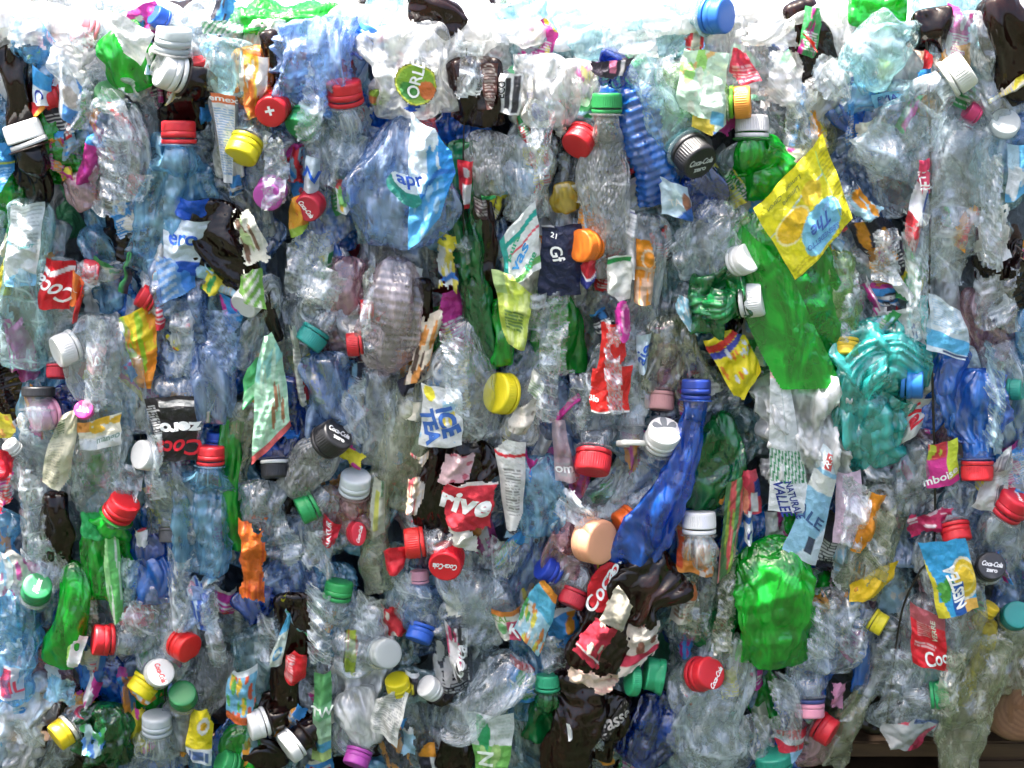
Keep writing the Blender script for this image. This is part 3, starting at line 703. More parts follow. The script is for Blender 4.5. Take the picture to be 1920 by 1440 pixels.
bottle('big clear bottle with a straight red and blue label edge', None, 0, None, 'clear', [(1800, 215, 10), (1790, 300, 26), (1800, 400, 24), (1810, 480, 4)], 78, 34, amp=.2, cell=34)
scrap('red, white and blue label folded upright at the right', L([(1720, 312), (1745, 322), (1722, 485), (1690, 440)], (.80, .80, .84), [('t', 1, .3, .95, (.03, .09, .42)), ('r', .0, .62, .8, 1, (.70, .05, .07)), ('r', 0, 0, 1, .2, (.75, .1, .18))], w=62, bulge=5))
scrap('small red tag with letters above the folded upright label', L([(1722, 300), (1742, 296), (1745, 362), (1728, 364)], (.72, .06, .16), None, [('JETI', .5, .6, .3, .8, 90, 'white')], w=66, bulge=2))
scrap('bright blue wrapper at the right edge', L([(1890, 270), (1945, 262), (1945, 345), (1885, 380)], (.14, .50, .85), [('r', 0, 0, .3, .7, (.55, .78, .92)), ('n', 0, .5, .5, 1, (.8, .88, .93), 3, 6, .15)], w=36))
loose_cap('magenta plastic ring piece peeking at the right edge', (1822, 210, 18, 150, .2), 20, (.72, .05, .18), name='plastic_ring', cat='plastic ring')
# --- row y 200-500
bottle('large clear water bottle behind the blue sky label', None, 0, None, 'steel', [(760, 215, 10), (755, 290, 40), (750, 370, 52), (745, 455, 20)], 84, 40, prof=[.35, .6, .95, 1.05, 1, .8], amp=.26, cell=24)
scrap('big blue and white sky label folded across a clear bottle', L([(772, 212), (850, 262), (852, 372), (762, 470)], (.10, .42, .82), [('t', -1, -1, -.55, (.58, .78, .90)), ('n', 0, 0, .8, .6, (.72, .84, .92), 3, 14, .12), ('t', 1, -.2, .62, (.03, .32, .80)), ('w', .55, .08, 6, .03, .5, (.02, .18, .60)), ('n', 0, .5, 1, 1, (.35, .62, .85), 8, 12, .06)], w=106, bulge=10, amp=5))
scrap('dark green oval wing label with blue letters', L([(722, 318), (778, 322), (800, 402), (728, 372)], (.02, .24, .20), [('e', .72, .12, .50, .45, (.62, .72, .80))], [('apr', .78, .18, .34, 1.25, 0, (.03, .10, .5))], w=122, bulge=3, amp=1.5, oval=True))
bottle('magenta capped bottle facing the viewer above the small dark red cap', (506, 363, 27, 250, .84), 46, 'magenta', 'clear', [(500, 300, 0), (505, 240, -20)], 36, 20, kind='smooth')
bottle('small dark red capped bottle with white script beside orange fruit', (581, 386, 25, 240, .85), 44, (.55, .02, .05), 'clear', [(600, 400, 0), (640, 450, -10)], 34, 20, text=COKE(-60))
scrap('orange and green fruit label left of the small dark red cap', L([(536, 372), (570, 362), (582, 432), (545, 445)], (.88, .30, .02), [('n', 0, 0, 1, 1, (.9, .45, .05), 2, 7, .2), ('r', 0, .8, 1, 1, (.30, .48, .05))], w=36))
bottle('red cap behind film at the tip of the long creased bottle', (265, 345, 24, 80, .3), 2, (.70, .04, .08), 'clear', [(270, 390, -6), (280, 450, -10)], 40, 20, kind='smooth')
bottle('plain red cup mouth with white film below the folded green bottle', None, 0, None, 'pink', [(150, 320, 0), (160, 355, 10), (180, 380, 2)], 34, 20)
bottle('clear white topped bottle left of the water bottle with blue label', (682, 300, 26, 200, .4), 10, (.80, .82, .85), 'clear', [(660, 260, 0), (640, 220, -20)], 34, 20)
scrap('label with blue letter and white stripe above orange fruit', L([(575, 290), (602, 296), (596, 362), (568, 356)], (.70, .82, .90), [('r', 0, .55, 1, 1, (.75, .8, .84))], [('Z', .5, .5, .4, 1, 70, 'blue')], w=36))
scrap('colourful small label with green, red and blue left of the water bottle', L([(628, 330), (675, 345), (672, 400), (634, 395)], (.70, .78, .80), [('r', .0, 0, .3, .3, (.7, .1, .1)), ('e', .3, .5, .25, .3, (.2, .5, .1)), ('r', .6, .1, 1, 1, (.05, .25, .6)), ('e', .25, .85, .1, .1, (.85, .6, .1))], w=36))
bottle('white and blue printed bottle at the left edge', None, 0, None, 'ice', [(60, 372, 10), (55, 450, 20), (45, 560, 24), (42, 690, 8)], 42, 24, amp=.12,
       labels=[L([(18, 385), (82, 380), (68, 535), (8, 535)], (.72, .80, .82), [('l', .06, .04, .94, .52, (.42, .50, .52), 22), ('r', .0, .52, 1, 1, (.80, .86, .88)), ('t', -1.0, 1, .35, (.30, .62, .85)), ('l', .1, .54, .5, .6, (.2, .4, .45), 2), ('r', 0, .5, 1, .9, (.80, .86, .88)), ('e', .6, .95, .5, .12, (.25, .58, .82))], [('LIENUT', .62, .50, .04, 1, 0, (.1, .4, .4))], w=48)])
bottle('upside down small bottle with a red script label and white stripe', (108, 697, 20, 270, .1), 30, (.5, .01, .03), 'grey', [(110, 640, 12), (108, 560, 18), (112, 480, 10)], 36, 20, amp=.1,
       labels=[L([(84, 482), (138, 492), (130, 582), (70, 576)], (.72, .01, .02), [('w', .22, .06, 5, .055, 0, (.9, .86, .86))], [('Coca', .5, .60, .32, .9, 160, 'white', .3)], w=44, bulge=8)])
scrap('orange red folded packet right of the small red script bottle', L([(140, 500), (160, 530), (152, 570), (128, 575)], (.80, .12, .02), [('r', 0, 0, .5, 1, (.85, .22, .04))], [('T', .4, .5, .2, .6, 90, 'white')], w=52, bulge=5), extra=[L([(148, 535), (164, 530), (146, 602), (138, 600)], (.62, .02, .02), w=50)])
loose_cap('red cap under milky film beside the orange red packet', (168, 510, 22, 170, .3), 14, (.72, .05, .08))
bottle('blue wrapper bottle under the blue zero label', None, 0, None, 'steel', [(320, 470, 0), (330, 530, 8), (345, 640, 4), (350, 730, -6)], 52, 28, ribs=10, ribamp=1.5, labels=[L([(295, 480), (368, 486), (365, 550), (292, 568)], (.16, .38, .80), [('d', 0, 0, .55, 1, (.45, .6, .82), 5, .4), ('e', .85, .4, .2, .5, (.05, .25, .75))], w=34)])
bottle('big brown bottle loop with a torn white and green paper label', None, 0, None, 'brown', [(420, 375, 20), (405, 440, 34), (440, 500, 30), (490, 560, 22), (525, 640, 12)], 46, 26, amp=.22, fold=.35, prof=[.8, 1.1, 1, .55, .35, .3])
scrap('ragged white paper torn on the brown bottle loop', L([(425, 385), (470, 380), (525, 520), (455, 520)], (.70, .70, .60), [('r', .2, .0, .7, .12, (.85, .85, .82)), ('n', 0, .3, .7, .8, (.20, .12, .08), 3, 7, .10), ('n', .0, .15, .6, 1, (.42, .55, .28), 6, 8, .07)], w=66, torn=.55, mat=PAPER, amp=7))
scrap('green and white striped wrapper below the ragged white paper', L([(455, 492), (490, 505), (500, 580), (448, 560)], (.25, .55, .10), [('d', .15, 0, .85, 1, (.82, .86, .75), 3, 1)], w=58))
bottle('dark brown narrow strip beside the twisted green bottle', None, 0, None, 'brown', [(900, 370, 20), (900, 450, 24), (905, 520, 20), (915, 590, 6)], 27, 15, fold=.3)
bottle('twisted emerald strip of bottle running down beside dark brown', None, 0, None, 'dkgreen', [(868, 260, 10), (870, 380, 26), (880, 480, 32), (900, 600, 34), (925, 690, 16)], 24, 14, amp=.3, fold=.5)
bottle('green curled end of the twisted strip under the lime label', None, 0, None, 'green', [(930, 560, 20), (945, 620, 34), (935, 680, 20)], 22, 18)
scrap('red and white curled label left of the speckled grey bottle', L([(858, 298), (888, 300), (880, 392), (862, 388)], (.74, .03, .05), [('r', .3, .5, 1, .9, (.80, .78, .80)), ('e', .6, .25, .25, .12, (.85, .8, .82))], w=50))
scrap('dark label with small white print under the red curled label', L([(888, 368), (912, 372), (915, 412), (890, 405)], (.08, .04, .04), [('l', .05, .05, .9, .9, (.6, .56, .54), 8)], w=46))
bottle('speckled grey clear bottle with a mist of droplets', None, 0, None, 'drops', [(925, 245, 16), (915, 300, 24), (925, 365, 16)], 38, 24, amp=.12)
scrap('small green band at the foot of the speckled bottle', L([(902, 366), (930, 368), (928, 376), (904, 375)], (.03, .4, .1), w=46, bulge=2))
bottle('light blue bead of plastic in a clear bottle at the centre', None, 0, None, 'sky', [(985, 300, 0), (988, 335, 14), (985, 365, 0)], 20, 16)
bottle('clear bottle around the light blue bead', None, 0, None, 'clear', [(975, 250, 10), (985, 320, 20), (990, 410, 8)], 46, 24)
bottle('amber piece in a clear bottle left of the tall droplet bottle', None, 0, None, 'yellow', [(1058, 340, 6), (1062, 365, 14), (1068, 395, 4)], 24, 14)
scrap('green, white and blue water label with slanted writing', L([(935, 450), (1002, 375), (1015, 500), (950, 545)], (.78, .84, .84), [('w', .2, .05, 4, .05, 0, (.02, .40, .35)), ('w', .42, .05, 4, .02, 0, (.75, .1, .15)), ('w', .9, .05, 5, .05, 0, (.15, .45, .12)), ('r', 0, 0, .15, 1, (.05, .45, .40))], [('vas', .48, .62, .22, 1, 40, (.05, .3, .65)), ('pura', .3, .38, .14, 1, 40, (.05, .45, .25)), ('fine', .75, .8, .13, 1, 40, (.05, .4, .2))], w=52, bulge=8, amp=3))
scrap('square navy label with faint white letters', L([(1015, 422), (1090, 420), (1092, 553), (1012, 553)], (.008, .015, .06), [('r', 0, 0, .3, .03, (.5, .5, .55))], [('21', .28, .14, .07, 1, -10, 'white'), ('Gf', .36, .38, .16, 1, -70, 'white')], w=44, bulge=5, amp=3))
scrap('tiny red, white and blue emblem beside the navy label', L([(1090, 482), (1118, 480), (1116, 540), (1088, 534)], (.02, .03, .2), [('e', .5, .35, .6, .42, (.85, .85, .85)), ('e', .5, .3, .6, .38, (.75, .03, .05))], w=50))
bottle('orange capped bottle facing left beside the droplet bottle', (1098, 460, 30, 190, .72), 46, (.90, .20, .01), 'clear', [(1130, 445, 0), (1170, 400, -20)], 34, 18, kind='smooth')
bottle('clear bottle with an orange soda label in the middle', None, 0, None, 'clear', [(1215, 400, 8), (1212, 480, 22), (1205, 560, 20), (1195, 640, 6)], 36, 20, labels=[L([(1192, 445), (1234, 448), (1222, 570), (1190, 565)], (.88, .32, .02), [('ring', .6, .3, .35, .16, (.9, .7, .5), .75), ('r', 0, .45, 1, .5, (.85, .6, .4)), ('n', 0, .6, 1, 1, (.75, .5, .35), 4, 12, .09)], w=46)])
scrap('narrow white label with a dark rim left of the orange soda label', L([(1172, 390), (1200, 396), (1192, 520), (1176, 520)], (.74, .76, .78), [('r', 0, .02, 1, .05, (.1, .1, .3)), ('l', .1, .1, .9, .5, (.5, .55, .6), 8)], w=40))
bottle('clear crumpled bag bottle above the dark green one', None, 0, None, 'clear', [(1370, 370, 20), (1335, 430, 34), (1320, 490, 30), (1310, 520, 12)], 54, 30, amp=.28, cell=20)
bottle('white cap facing forward over the green bottle shoulder', (1394, 487, 27, 20, .80), 66, 'white', 'clear', [(1375, 470, 20), (1345, 440, 0)], 30, 14, kind='smooth', neck=False)
bottle('dark green crumpled bottle with a white cap at its right end', (1412, 562, 31, 6, .30), 66, 'white', 'dkgreen', [(1365, 562, 44), (1330, 562, 40), (1290, 560, 28)], 52, 30, amp=.26, cell=18, shoulder=.6, neck=False)
scrap('pale blue lace print label left of the dark green bottle', L([(1262, 545), (1290, 560), (1308, 630), (1270, 600)], (.30, .58, .72), [('n', 0, 0, 1, 1, (.80, .86, .88), 5, 26, .07)], w=50))
scrap('yellow lemon tea label with a pale blue blob, slanting', L([(1412, 388), (1545, 250), (1598, 410), (1490, 525)], (.85, .78, .03), [('w', .36, .05, 5, .012, 1.5, (.6, .75, .7)), ('n', .1, .35, .9, .6, (.82, .60, .04), 12, 3, .14), ('e', .28, .50, .24, .17, (.90, .58, .03)), ('ring', .28, .50, .24, .17, (.95, .85, .4), .88), ('t', 1, .0, .84, (.80, .72, .02)), ('l', .86, .1, 1, .9, (.55, .5, .02), 40), ('l', .02, .86, .8, 1, (.6, .52, .02), 7), ('e', .60, .74, .30, .22, (.22, .58, .82)), ('e', .48, .84, .2, .13, (.22, .58, .82)), ('r', .84, .06, .86, .9, (.5, .75, .2))],
   [('Lemon - Citron', .36, .13, .05, 1.05, 180, (.25, .27, .05)), ('Limone', .42, .22, .055, 1, 180, (.25, .27, .05)), ('The', .60, .72, .14, 1, 180, (.05, .12, .4), .3), ('S.BENEDETTO', .55, .86, .055, 1, 170, (.08, .2, .5)), ('TEA', .72, .62, .05, 1, 180, (.2, .35, .6))], w=80, bulge=18, amp=6, cell=36, warp=.01))
bottle('large bright green scratched bottle under the yellow lemon label', None, 0, None, 'green', [(1420, 385, 10), (1450, 470, 34), (1485, 560, 40), (1530, 640, 32), (1560, 740, 8)], 88, 22, amp=.12, cell=34, prof=[.6, .9, 1.1, 1, .8, .5, .3],
       labels=[L([(1392, 425), (1478, 500), (1578, 722), (1412, 728)], None, None, w=68, bulge=12, amp=2, cell=60, mat='green', warp=.012, cut=1)])
bottle('clear pale green bottle right of the large bright green one', None, 0, None, 'lime', [(1560, 470, 16), (1565, 560, 24), (1575, 660, 6)], 40, 22)
# --- row y 500-800
bottle('yellow rimmed clear bottle mouth beside the bright green bottle', (1587, 655, 25, 265, .3), 36, (.85, .62, .04), 'clear', [(1580, 610, 14), (1575, 540, 0)], 36, 20, kind='smooth', trans=.25)
bottle('teal crumpled bottle with a blue cap at its right side', (1712, 717, 30, -2, .25), 54, (.02, .20, .62), 'teal', [(1680, 712, 46), (1645, 720, 44), (1625, 790, 40), (1628, 875, 14)], 72, 22, amp=.22, cell=18, neck=False, kind='smooth', shoulder=.6)
bottle('upper half of the teal bottle, wrinkled and slanting', None, 0, None, 'teal', [(1600, 610, 20), (1635, 660, 44), (1665, 720, 36)], 60, 20, amp=.20, cell=24)
bottle('lower lobe of teal plastic with horizontal wrinkles', None, 0, None, 'teal', [(1620, 740, 24), (1625, 800, 38), (1640, 868, 14)], 58, 28, amp=.2, ribs=5, ribamp=3)
scrap('white label with bold red lettering behind the teal bottle', L([(1655, 590), (1720, 560), (1745, 690), (1690, 720)], (.80, .80, .78), [('r', .62, .25, .75, .45, (.05, .08, .25)), ('l', .5, .5, .95, .7, (.5, .52, .55), 6)], [('Si', .12, .18, .16, 1, 110, 'red', 0, .05)], w=24, bulge=16))
scrap('lower piece of white label with red lettering under the blue cap', L([(1690, 740), (1748, 745), (1725, 805), (1682, 835)], (.80, .80, .76), None, [('Val', .5, .45, .30, 1, -70, 'red', 0, .05)], w=30))
bottle('teal strip of plastic rising beside the white red lettered label', None, 0, None, 'teal', [(1722, 555, 8), (1742, 620, 18), (1745, 700, 4)], 18, 10)
scrap('light blue and white label folded above the blue bottle', L([(1740, 548), (1800, 580), (1832, 680), (1738, 655)], (.72, .82, .90), [('l', .1, .08, .8, .5, (.40, .62, .82), 10), ('r', 0, .62, 1, .9, (.12, .50, .82)), ('r', .3, .92, 1, .96, (.03, .06, .22))], w=58, amp=4))
bottle('blue bottle part slanting under the light blue folded label', None, 0, None, 'blue', [(1790, 640, 14), (1765, 710, 22), (1735, 800, 8)], 30, 18)
bottle('deep blue crumpled bottle standing on its red cap at the right', (1832, 884, 29, 270, .05), 52, 'red', 'blue', [(1832, 820, 30), (1820, 750, 30), (1815, 690, 14)], 56, 20, amp=.26, cell=18)
film('milky film lying across the deep blue red capped bottle', [(1850, 640, 62), (1900, 660, 60), (1880, 860, 62), (1840, 840, 64)], 'ice')
bottle('green teal cap edge peeking at the right edge', (1905, 730, 20, 0, .5), 14, (.02, .34, .26), 'clear', [(1880, 700, 0), (1860, 640, -20)], 36, 20)
bottle('black rimmed pink cap bottle lying at the left edge', (82, 778, 29, 190, .70), 52, 'pink', 'navy', [(115, 760, 20), (150, 740, 0)], 30, 18, kind='smooth')
loose_cap('flat black cap seen from the side at the left', (72, 737, 30, 90, .02), 48, 'black', kind='flat', tamper=False)
bottle('white ribbed cap between the red script bottle and clear film', (122, 655, 30, 205, .50), 44, 'white', 'clear', [(160, 640, 10), (210, 620, -10)], 34, 20)
bottle('clear bottle with a pale pink emblem in a long pointed shape', None, 0, None, 'clear', [(205, 590, 20), (190, 670, 38), (215, 740, 34), (225, 810, 10)], 58, 28, amp=.14, cell=34, fold=.5,
       labels=[L([(165, 640), (200, 648), (190, 702), (162, 695)], (.85, .50, .54), [('t', -1, -1, -.35, (.85, .8, .8))], [('10', .5, .6, .3, 1, 20, 'white')], w=70, bulge=3, mat=LABSEE)])
scrap('green, yellow and orange fruit wrapper running down', L([(222, 600), (288, 560), (302, 720), (262, 728)], (.80, .62, .02), [('t', -1, .3, -.12, (.45, .68, .02)), ('r', 0, .55, 1, 1, (.88, .30, .02)), ('n', 0, 0, 1, .6, (.88, .36, .03), 4, 8, .09), ('n', 0, 0, .6, .6, (.35, .6, .02), 9, 8, .08)], w=36, bulge=6))
bottle('red cap tucked above the green and orange fruit wrapper', (273, 558, 22, 150, .35), 26, 'red', 'clear', [(290, 520, 0), (300, 470, -10)], 30, 18, kind='smooth')
scrap('red script scrap beside the blue striped wrapper', L([(290, 565), (315, 555), (310, 612), (288, 615)], (.68, .02, .06), [('l', .1, .1, .9, .9, (.85, .7, .72), 5)], w=30))
bottle('clear bottle with a white cap left of the long mint label', (465, 565, 27, 235, .55), 42, 'white', 'clear', [(470, 610, 8), (455, 690, 2)], 38, 22)
scrap('long mint green label flattened upright', L([(486, 628), (526, 612), (544, 800), (470, 872)], (.42, .74, .52), [('w', .25, .05, 5, .10, 0, (.30, .68, .62)), ('n', 0, .3, 1, 1, (.55, .80, .62), 5, 12, .08), ('n', .6, .5, 1, .8, (.42, .20, .10), 7, 5, .05), ('r', 0, .94, 1, 1, (.6, .1, .1))], w=70, bulge=14, amp=4))
scrap('bright green half moon label left of the long mint label', L([(455, 700), (492, 660), (490, 740), (455, 765)], (.12, .62, .22), [('l', .0, .6, .9, .95, (.5, .78, .55), 6)], w=54, bulge=6))
bottle('shallow mint coloured edge strip left of the half moon label', None, 0, None, 'olive', [(462, 750, 14), (455, 820, 20), (445, 900, 8)], 22, 12)
bottle('teal capped clear bottle with the cap turned sideways', (585, 634, 27, 235, .10), 30, 'teal', 'clear', [(600, 580, 0), (608, 520, -6), (600, 460, -20)], 44, 24)
bottle('white ribbed neck under clear film above the teal cap', (603, 540, 29, 60, .35), 8, (.78, .82, .82), 'grey', [(580, 580, 0), (560, 640, -16)], 40, 22)
bottle('side view red cap touching the bottle with fine pink rings', (664, 645, 22, 185, .05), 44, 'red', 'grey', [(665, 600, 10), (670, 540, -10)], 34, 20)
bottle('rounded bottle with fine pink rings around its waist', None, 0, None, 'blush', [(748, 480, 14), (738, 560, 44), (728, 620, 44), (722, 685, 24)], 46, 32, amp=.07, ribs=17, ribamp=1.2, prof=[.7, 1.1, 1.15, .95])
bottle('clear dented bottle hanging under the pink ringed one', None, 0, None, 'clear', [(718, 680, 14), (715, 780, 20), (700, 870, 8)], 40, 24)
loose_cap('red cap sliver above the red side view cap', (686, 580, 18, 180, .2), 20, (.75, .03, .04))
bottle('clear bottle with a red cap slanting left of the ringed bottle', None, 0, None, 'pink', [(655, 480, 0), (650, 530, 10), (660, 590, 0)], 32, 20)
scrap('long narrow torn silver label hanging beside the mint label', L([(536, 590), (556, 600), (576, 765), (560, 765)], (.62, .64, .55), [('l', .2, .3, .9, .9, (.4, .4, .35), 14)], torn=.2, w=40, bulge=3))
bottle('blue grey twisted bottle under the teal cap', None, 0, None, 'steel', [(600, 660, 12), (615, 730, 26), (635, 800, 22), (655, 860, 6)], 44, 24, fold=.6, twist=60)
bottle('black capped misted bottle lying with its cap to the upper right', (623, 822, 33, 35, .55), 66, 'black', 'drops', [(590, 860, 36), (565, 890, 30), (548, 925, 12)], 42, 26, text=ZERO(-30), amp=.10, neck=False)
bottle('dark bottle with a blue band and a black cap with a white ring', (515, 880, 26, 275, .12), 38, 'black', 'navy', [(525, 830, 14), (535, 780, 8), (540, 700, 0)], 34, 20, ring='white', labels=[L([(520, 800), (562, 812), (558, 826), (518, 814)], (.02, .2, .7), w=30, bulge=2)])
bottle('grey clear bottle below the black cap with the white ring', None, 0, None, 'grey', [(500, 900, 20), (495, 950, 26), (490, 990, 6)], 44, 24)
bottle('frosted cap bottle under film right of the misted bottle', (666, 905, 29, 80, .50), 34, (.74, .80, .82), 'pink', [(660, 950, 16), (650, 1000, 10)], 44, 24, kind='smooth')
bottle('yellow capped clear bottle right of the ice tea label', (940, 738, 38, 170, .62), 44, 'yellow', 'clear', [(975, 720, 0), (1010, 650, -20)], 44, 24, kind='flat')
scrap('lime green crinkled label hanging in the middle', L([(922, 505), (1000, 520), (985, 655), (945, 640)], (.62, .76, .12), [('n', 0, 0, 1, 1, (.75, .86, .30), 5, 20, .08), ('l', .2, .5, .8, .8, (.2, .35, .1), 6), ('r', .0, .0, .3, .3, (.45, .62, .25))], w=54, bulge=10, amp=7))
bottle('clear tapering bottle with a white ice tea label', None, 0, None, 'clear', [(875, 590, 18), (865, 660, 34), (860, 730, 44), (855, 820, 24)], 68, 32, amp=.12, cell=34, prof=[.4, .6, .95, 1.15, 1.1],
       labels=[L([(790, 720), (862, 728), (868, 836), (786, 838)], (.82, .84, .84), [('e', .2, .12, .15, .12, (.85, .75, .05)), ('e', .68, .3, .15, .12, (.45, .70, .85)), ('n', .5, .4, 1, 1, (.88, .70, .10), 3, 4, .08), ('n', 0, 0, 1, 1, (.45, .66, .85), 9, 7, .035)], [('ICE', .64, .56, .24, 1.0, -72, (.04, .12, .40), 0, .05), ('TEA', .22, .66, .22, 1.0, -72, (.04, .12, .40), 0, .05)], w=84, bulge=4, amp=2)])
scrap('yellow and red torn paper label between ringed bottle and green strip', L([(815, 430), (858, 440), (862, 560), (820, 545)], (.80, .66, .10), [('n', 0, 0, 1, 1, (.85, .84, .78), 2, 10, .12), ('w', .7, .06, 6, .05, 0, (.05, .2, .6)), ('r', 0, 0, 1, .2, (.85, .72, .04))], w=46, torn=.3))
scrap('ragged cream and orange paper strip above the ice tea label', L([(790, 590), (835, 575), (815, 700), (758, 720)], (.74, .66, .52), [('n', 0, .3, 1, 1, (.75, .32, .08), 5, 10, .12), ('n', 0, .5, 1, 1, (.12, .08, .06), 7, 6, .09)], w=48, torn=.5, mat=PAPER, amp=6))
bottle('thin black torn strip beside the ringed bottle', None, 0, None, 'brown', [(788, 520, 18), (792, 590, 24), (780, 650, 10)], 18, 10, amp=.4)
bottle('pale yellow clear bottle with a broad neck below the cream strip', None, 0, None, 'olive', [(775, 700, 8), (765, 790, 26), (750, 880, 22), (735, 950, 6)], 42, 22, amp=.1, labels=[L([(760, 745), (800, 750), (795, 790), (752, 785)], (.70, .68, .56), w=46, torn=.2, mat=PAPER)])
bottle('clear bottle with a bright red paper label standing in the centre', (1112, 867, 33, 262, .32), 56, 'red', 'grey', [(1118, 800, 18), (1140, 720, 22), (1150, 640, 12)], 42, 24, amp=.16,
       labels=[L([(1128, 606), (1168, 604), (1176, 700), (1120, 694)], (.78, .02, .015), None, w=60, bulge=8, amp=4), L([(1108, 690), (1184, 686), (1180, 774), (1108, 770)], (.78, .02, .015), [('r', 0, .97, 1, 1, (.85, .85, .85))], [('3lo', .12, .68, .12, 1, 0, 'white')], w=62, bulge=8, amp=3)])
bottle('open clear bottle neck with a white collar pointing down', (1185, 832, 28, 268, .12), 52, (.82, .82, .76), 'clear', [(1190, 760, 26), (1185, 700, 20), (1185, 610, 6)], 36, 20, kind='collar', tamper=False, shoulder=2.5)
bottle('white cap with a six petal flower pressed on its top', (1243, 818, 32, 75, .78), 62, 'white', 'clear', [(1215, 870, 10), (1140, 930, 0), (1060, 960, -10)], 44, 20, kind='smooth', text=dict(rows=[('*', 2.6, 0, (.20, .22, .24), 0)], rot=0))
scrap('magenta curled oval cap rim in the middle', L([(1150, 560), (1182, 552), (1184, 640), (1152, 640)], (.60, .04, .34), [('e', .68, .45, .25, .34, (.70, .30, .52)), ('e', .72, .45, .16, .26, (.45, .03, .25))], w=58, bulge=22, amp=1, oval=True))
scrap('small white blue label right of the magenta rim', L([(1192, 628), (1222, 620), (1212, 690), (1198, 700)], (.62, .78, .88), None, [('aje', .5, .5, .3, 1, 60, (.02, .1, .45))], w=46))
bottle('clear olive tinted crumpled bottle between magenta rim and blue cap', None, 0, None, 'olive', [(1255, 590, 20), (1262, 660, 30), (1245, 740, 10)], 52, 28, amp=.24)
bottle('pale pink ribbed neck above the flower cap', (1238, 752, 27, 262, .10), 24, (.78, .42, .42), 'pink', [(1240, 700, 10), (1245, 640, 0)], 36, 20, trans=.25)
bottle('long twisted blue bottle with a dark blue cap, sweeping down left', (1305, 728, 27, 88, .05), 60, (.01, .04, .30), 'royal', [(1300, 790, 66), (1278, 870, 72), (1238, 950, 72), (1170, 1060, 50)], 33, 18, amp=.17, fold=.7, prof=[.6, .75, .9, 1.15, 1.3, 1.2], kind='smooth', twist=40)
scrap('yellow cartoonish crisp wrapper with red and blue swirl', L([(1322, 640), (1388, 605), (1425, 690), (1385, 765)], (.85, .72, .02), [('w', .12, .05, 5, .06, 0, (.75, .04, .03)), ('w', .24, .05, 5, .05, 0, (.06, .08, .45)), ('n', 0, .3, 1, 1, (.80, .25, .03), 3, 8, .05), ('n', .3, .3, 1, .7, (.7, .75, .85), 6, 10, .05)], w=54, bulge=9, amp=8))
bottle('flat dark green bottle standing below the yellow wrapper', None, 0, None, 'dkgreen', [(1360, 770, 10), (1345, 840, 34), (1320, 900, 34), (1305, 955, 20)], 46, 18, amp=.22, cell=26, fold=.35, prof=[.4, 1, 1.15, 1, .8])
bottle('orange labelled bottle with a white cap above it', (1311, 978, 31, 90, .03), 58, 'white', 'clear', [(1310, 1040, 26), (1305, 1100, 18), (1290, 1200, 0)], 42, 24, shoulder=.7,
       labels=[L([(1272, 985), (1338, 1000), (1338, 1080), (1268, 1068)], (.85, .30, .06), [('r', .0, .1, .14, .9, (.75, .1, .03)), ('bar', .22, .25, .42, .6, (.2, .08, .05), 8), ('e', .68, .5, .25, .38, (.88, .25, .02)), ('n', .5, 0, 1, 1, (.8, .68, .6), 5, 10, .09)], [('Orana', .93, .5, .14, 1, 90, (.85, .8, .75))], w=52, amp=4), L([(1278, 1085), (1310, 1090), (1298, 1165), (1255, 1160)], (.70, .66, .55), [('l', .1, .1, .9, .9, (.35, .2, .12), 9), ('r', .5, 0, 1, .4, (.7, .2, .06))], w=38)])
# right column
bottle('clear crumpled container with a white and green striped side label', None, 0, None, 'frost', [(1500, 680, 14), (1510, 760, 40), (1515, 850, 34), (1510, 900, 12)], 72, 30, amp=.42, cell=15, name='plastic_container', cat='container',
       labels=[L([(1445, 695), (1480, 700), (1520, 960), (1440, 960)], (.80, .84, .86), [('r', .0, .0, .5, .05, (.8, .5, .45)), ('bar', .5, .05, .62, .5, (.5, .6, .62), 3), ('d', .0, .55, 1, .78, (.02, .28, .10), 6, 1.6), ('r', 0, .78, .7, 1, (.80, .84, .86))], [('VALLEE', .30, .90, .055, 1, -78, 'navy'), ('NATURALE', .60, .90, .04, 1, -78, 'navy')], w=72, bulge=5, amp=2)])
scrap('blue milk label with a barcode and dark letters', L([(1545, 835), (1580, 850), (1530, 1060), (1465, 1030)], (.28, .55, .74), [('r', 0, 0, 1, .18, (.72, .84, .90)), ('r', .3, .03, .7, .17, (.78, .12, .12)), ('r', 0, .22, 1, .38, (.72, .76, .72)), ('t', .5, 1, 1.15, (.66, .78, .88)), ('bar', .45, .78, .75, .92, (.04, .06, .1), 14)], [('R3', .5, .10, .07, 1, 60, 'white'), ('ALE', .38, .62, .10, 1.1, -15, (.03, .08, .2))], w=70, bulge=8, amp=2))
scrap('pale pink label with small print right of the blue milk label', L([(1570, 885), (1615, 882), (1620, 1010), (1562, 1018)], (.82, .62, .76), [('l', .1, .5, .9, .92, (.72, .50, .66), 10), ('r', .1, .45, .9, .46, (.6, .3, .5))], [('SI', .5, .15, .12, 1, 20, (.15, .15, .18))], w=56, bulge=6, amp=2))
bottle('clear bottle with an orange shoulder and yellow foot', None, 0, None, 'olive', [(1655, 900, 8), (1650, 980, 24), (1625, 1060, 26), (1600, 1110, 8)], 48, 24, amp=.1,
       labels=[L([(1620, 915), (1664, 925), (1626, 1035), (1594, 1032)], (.88, .32, .02), [('r', 0, 0, .3, .3, (.82, .78, .65))], w=54), L([(1598, 1078), (1684, 1052), (1668, 1108), (1590, 1130)], (.82, .55, .02), w=54, bulge=6)])
bottle('brownish clear bottle with a dark line below the white red label', None, 0, None, 'grey', [(1710, 820, 14), (1715, 880, 22), (1690, 960, 10)], 44, 24)
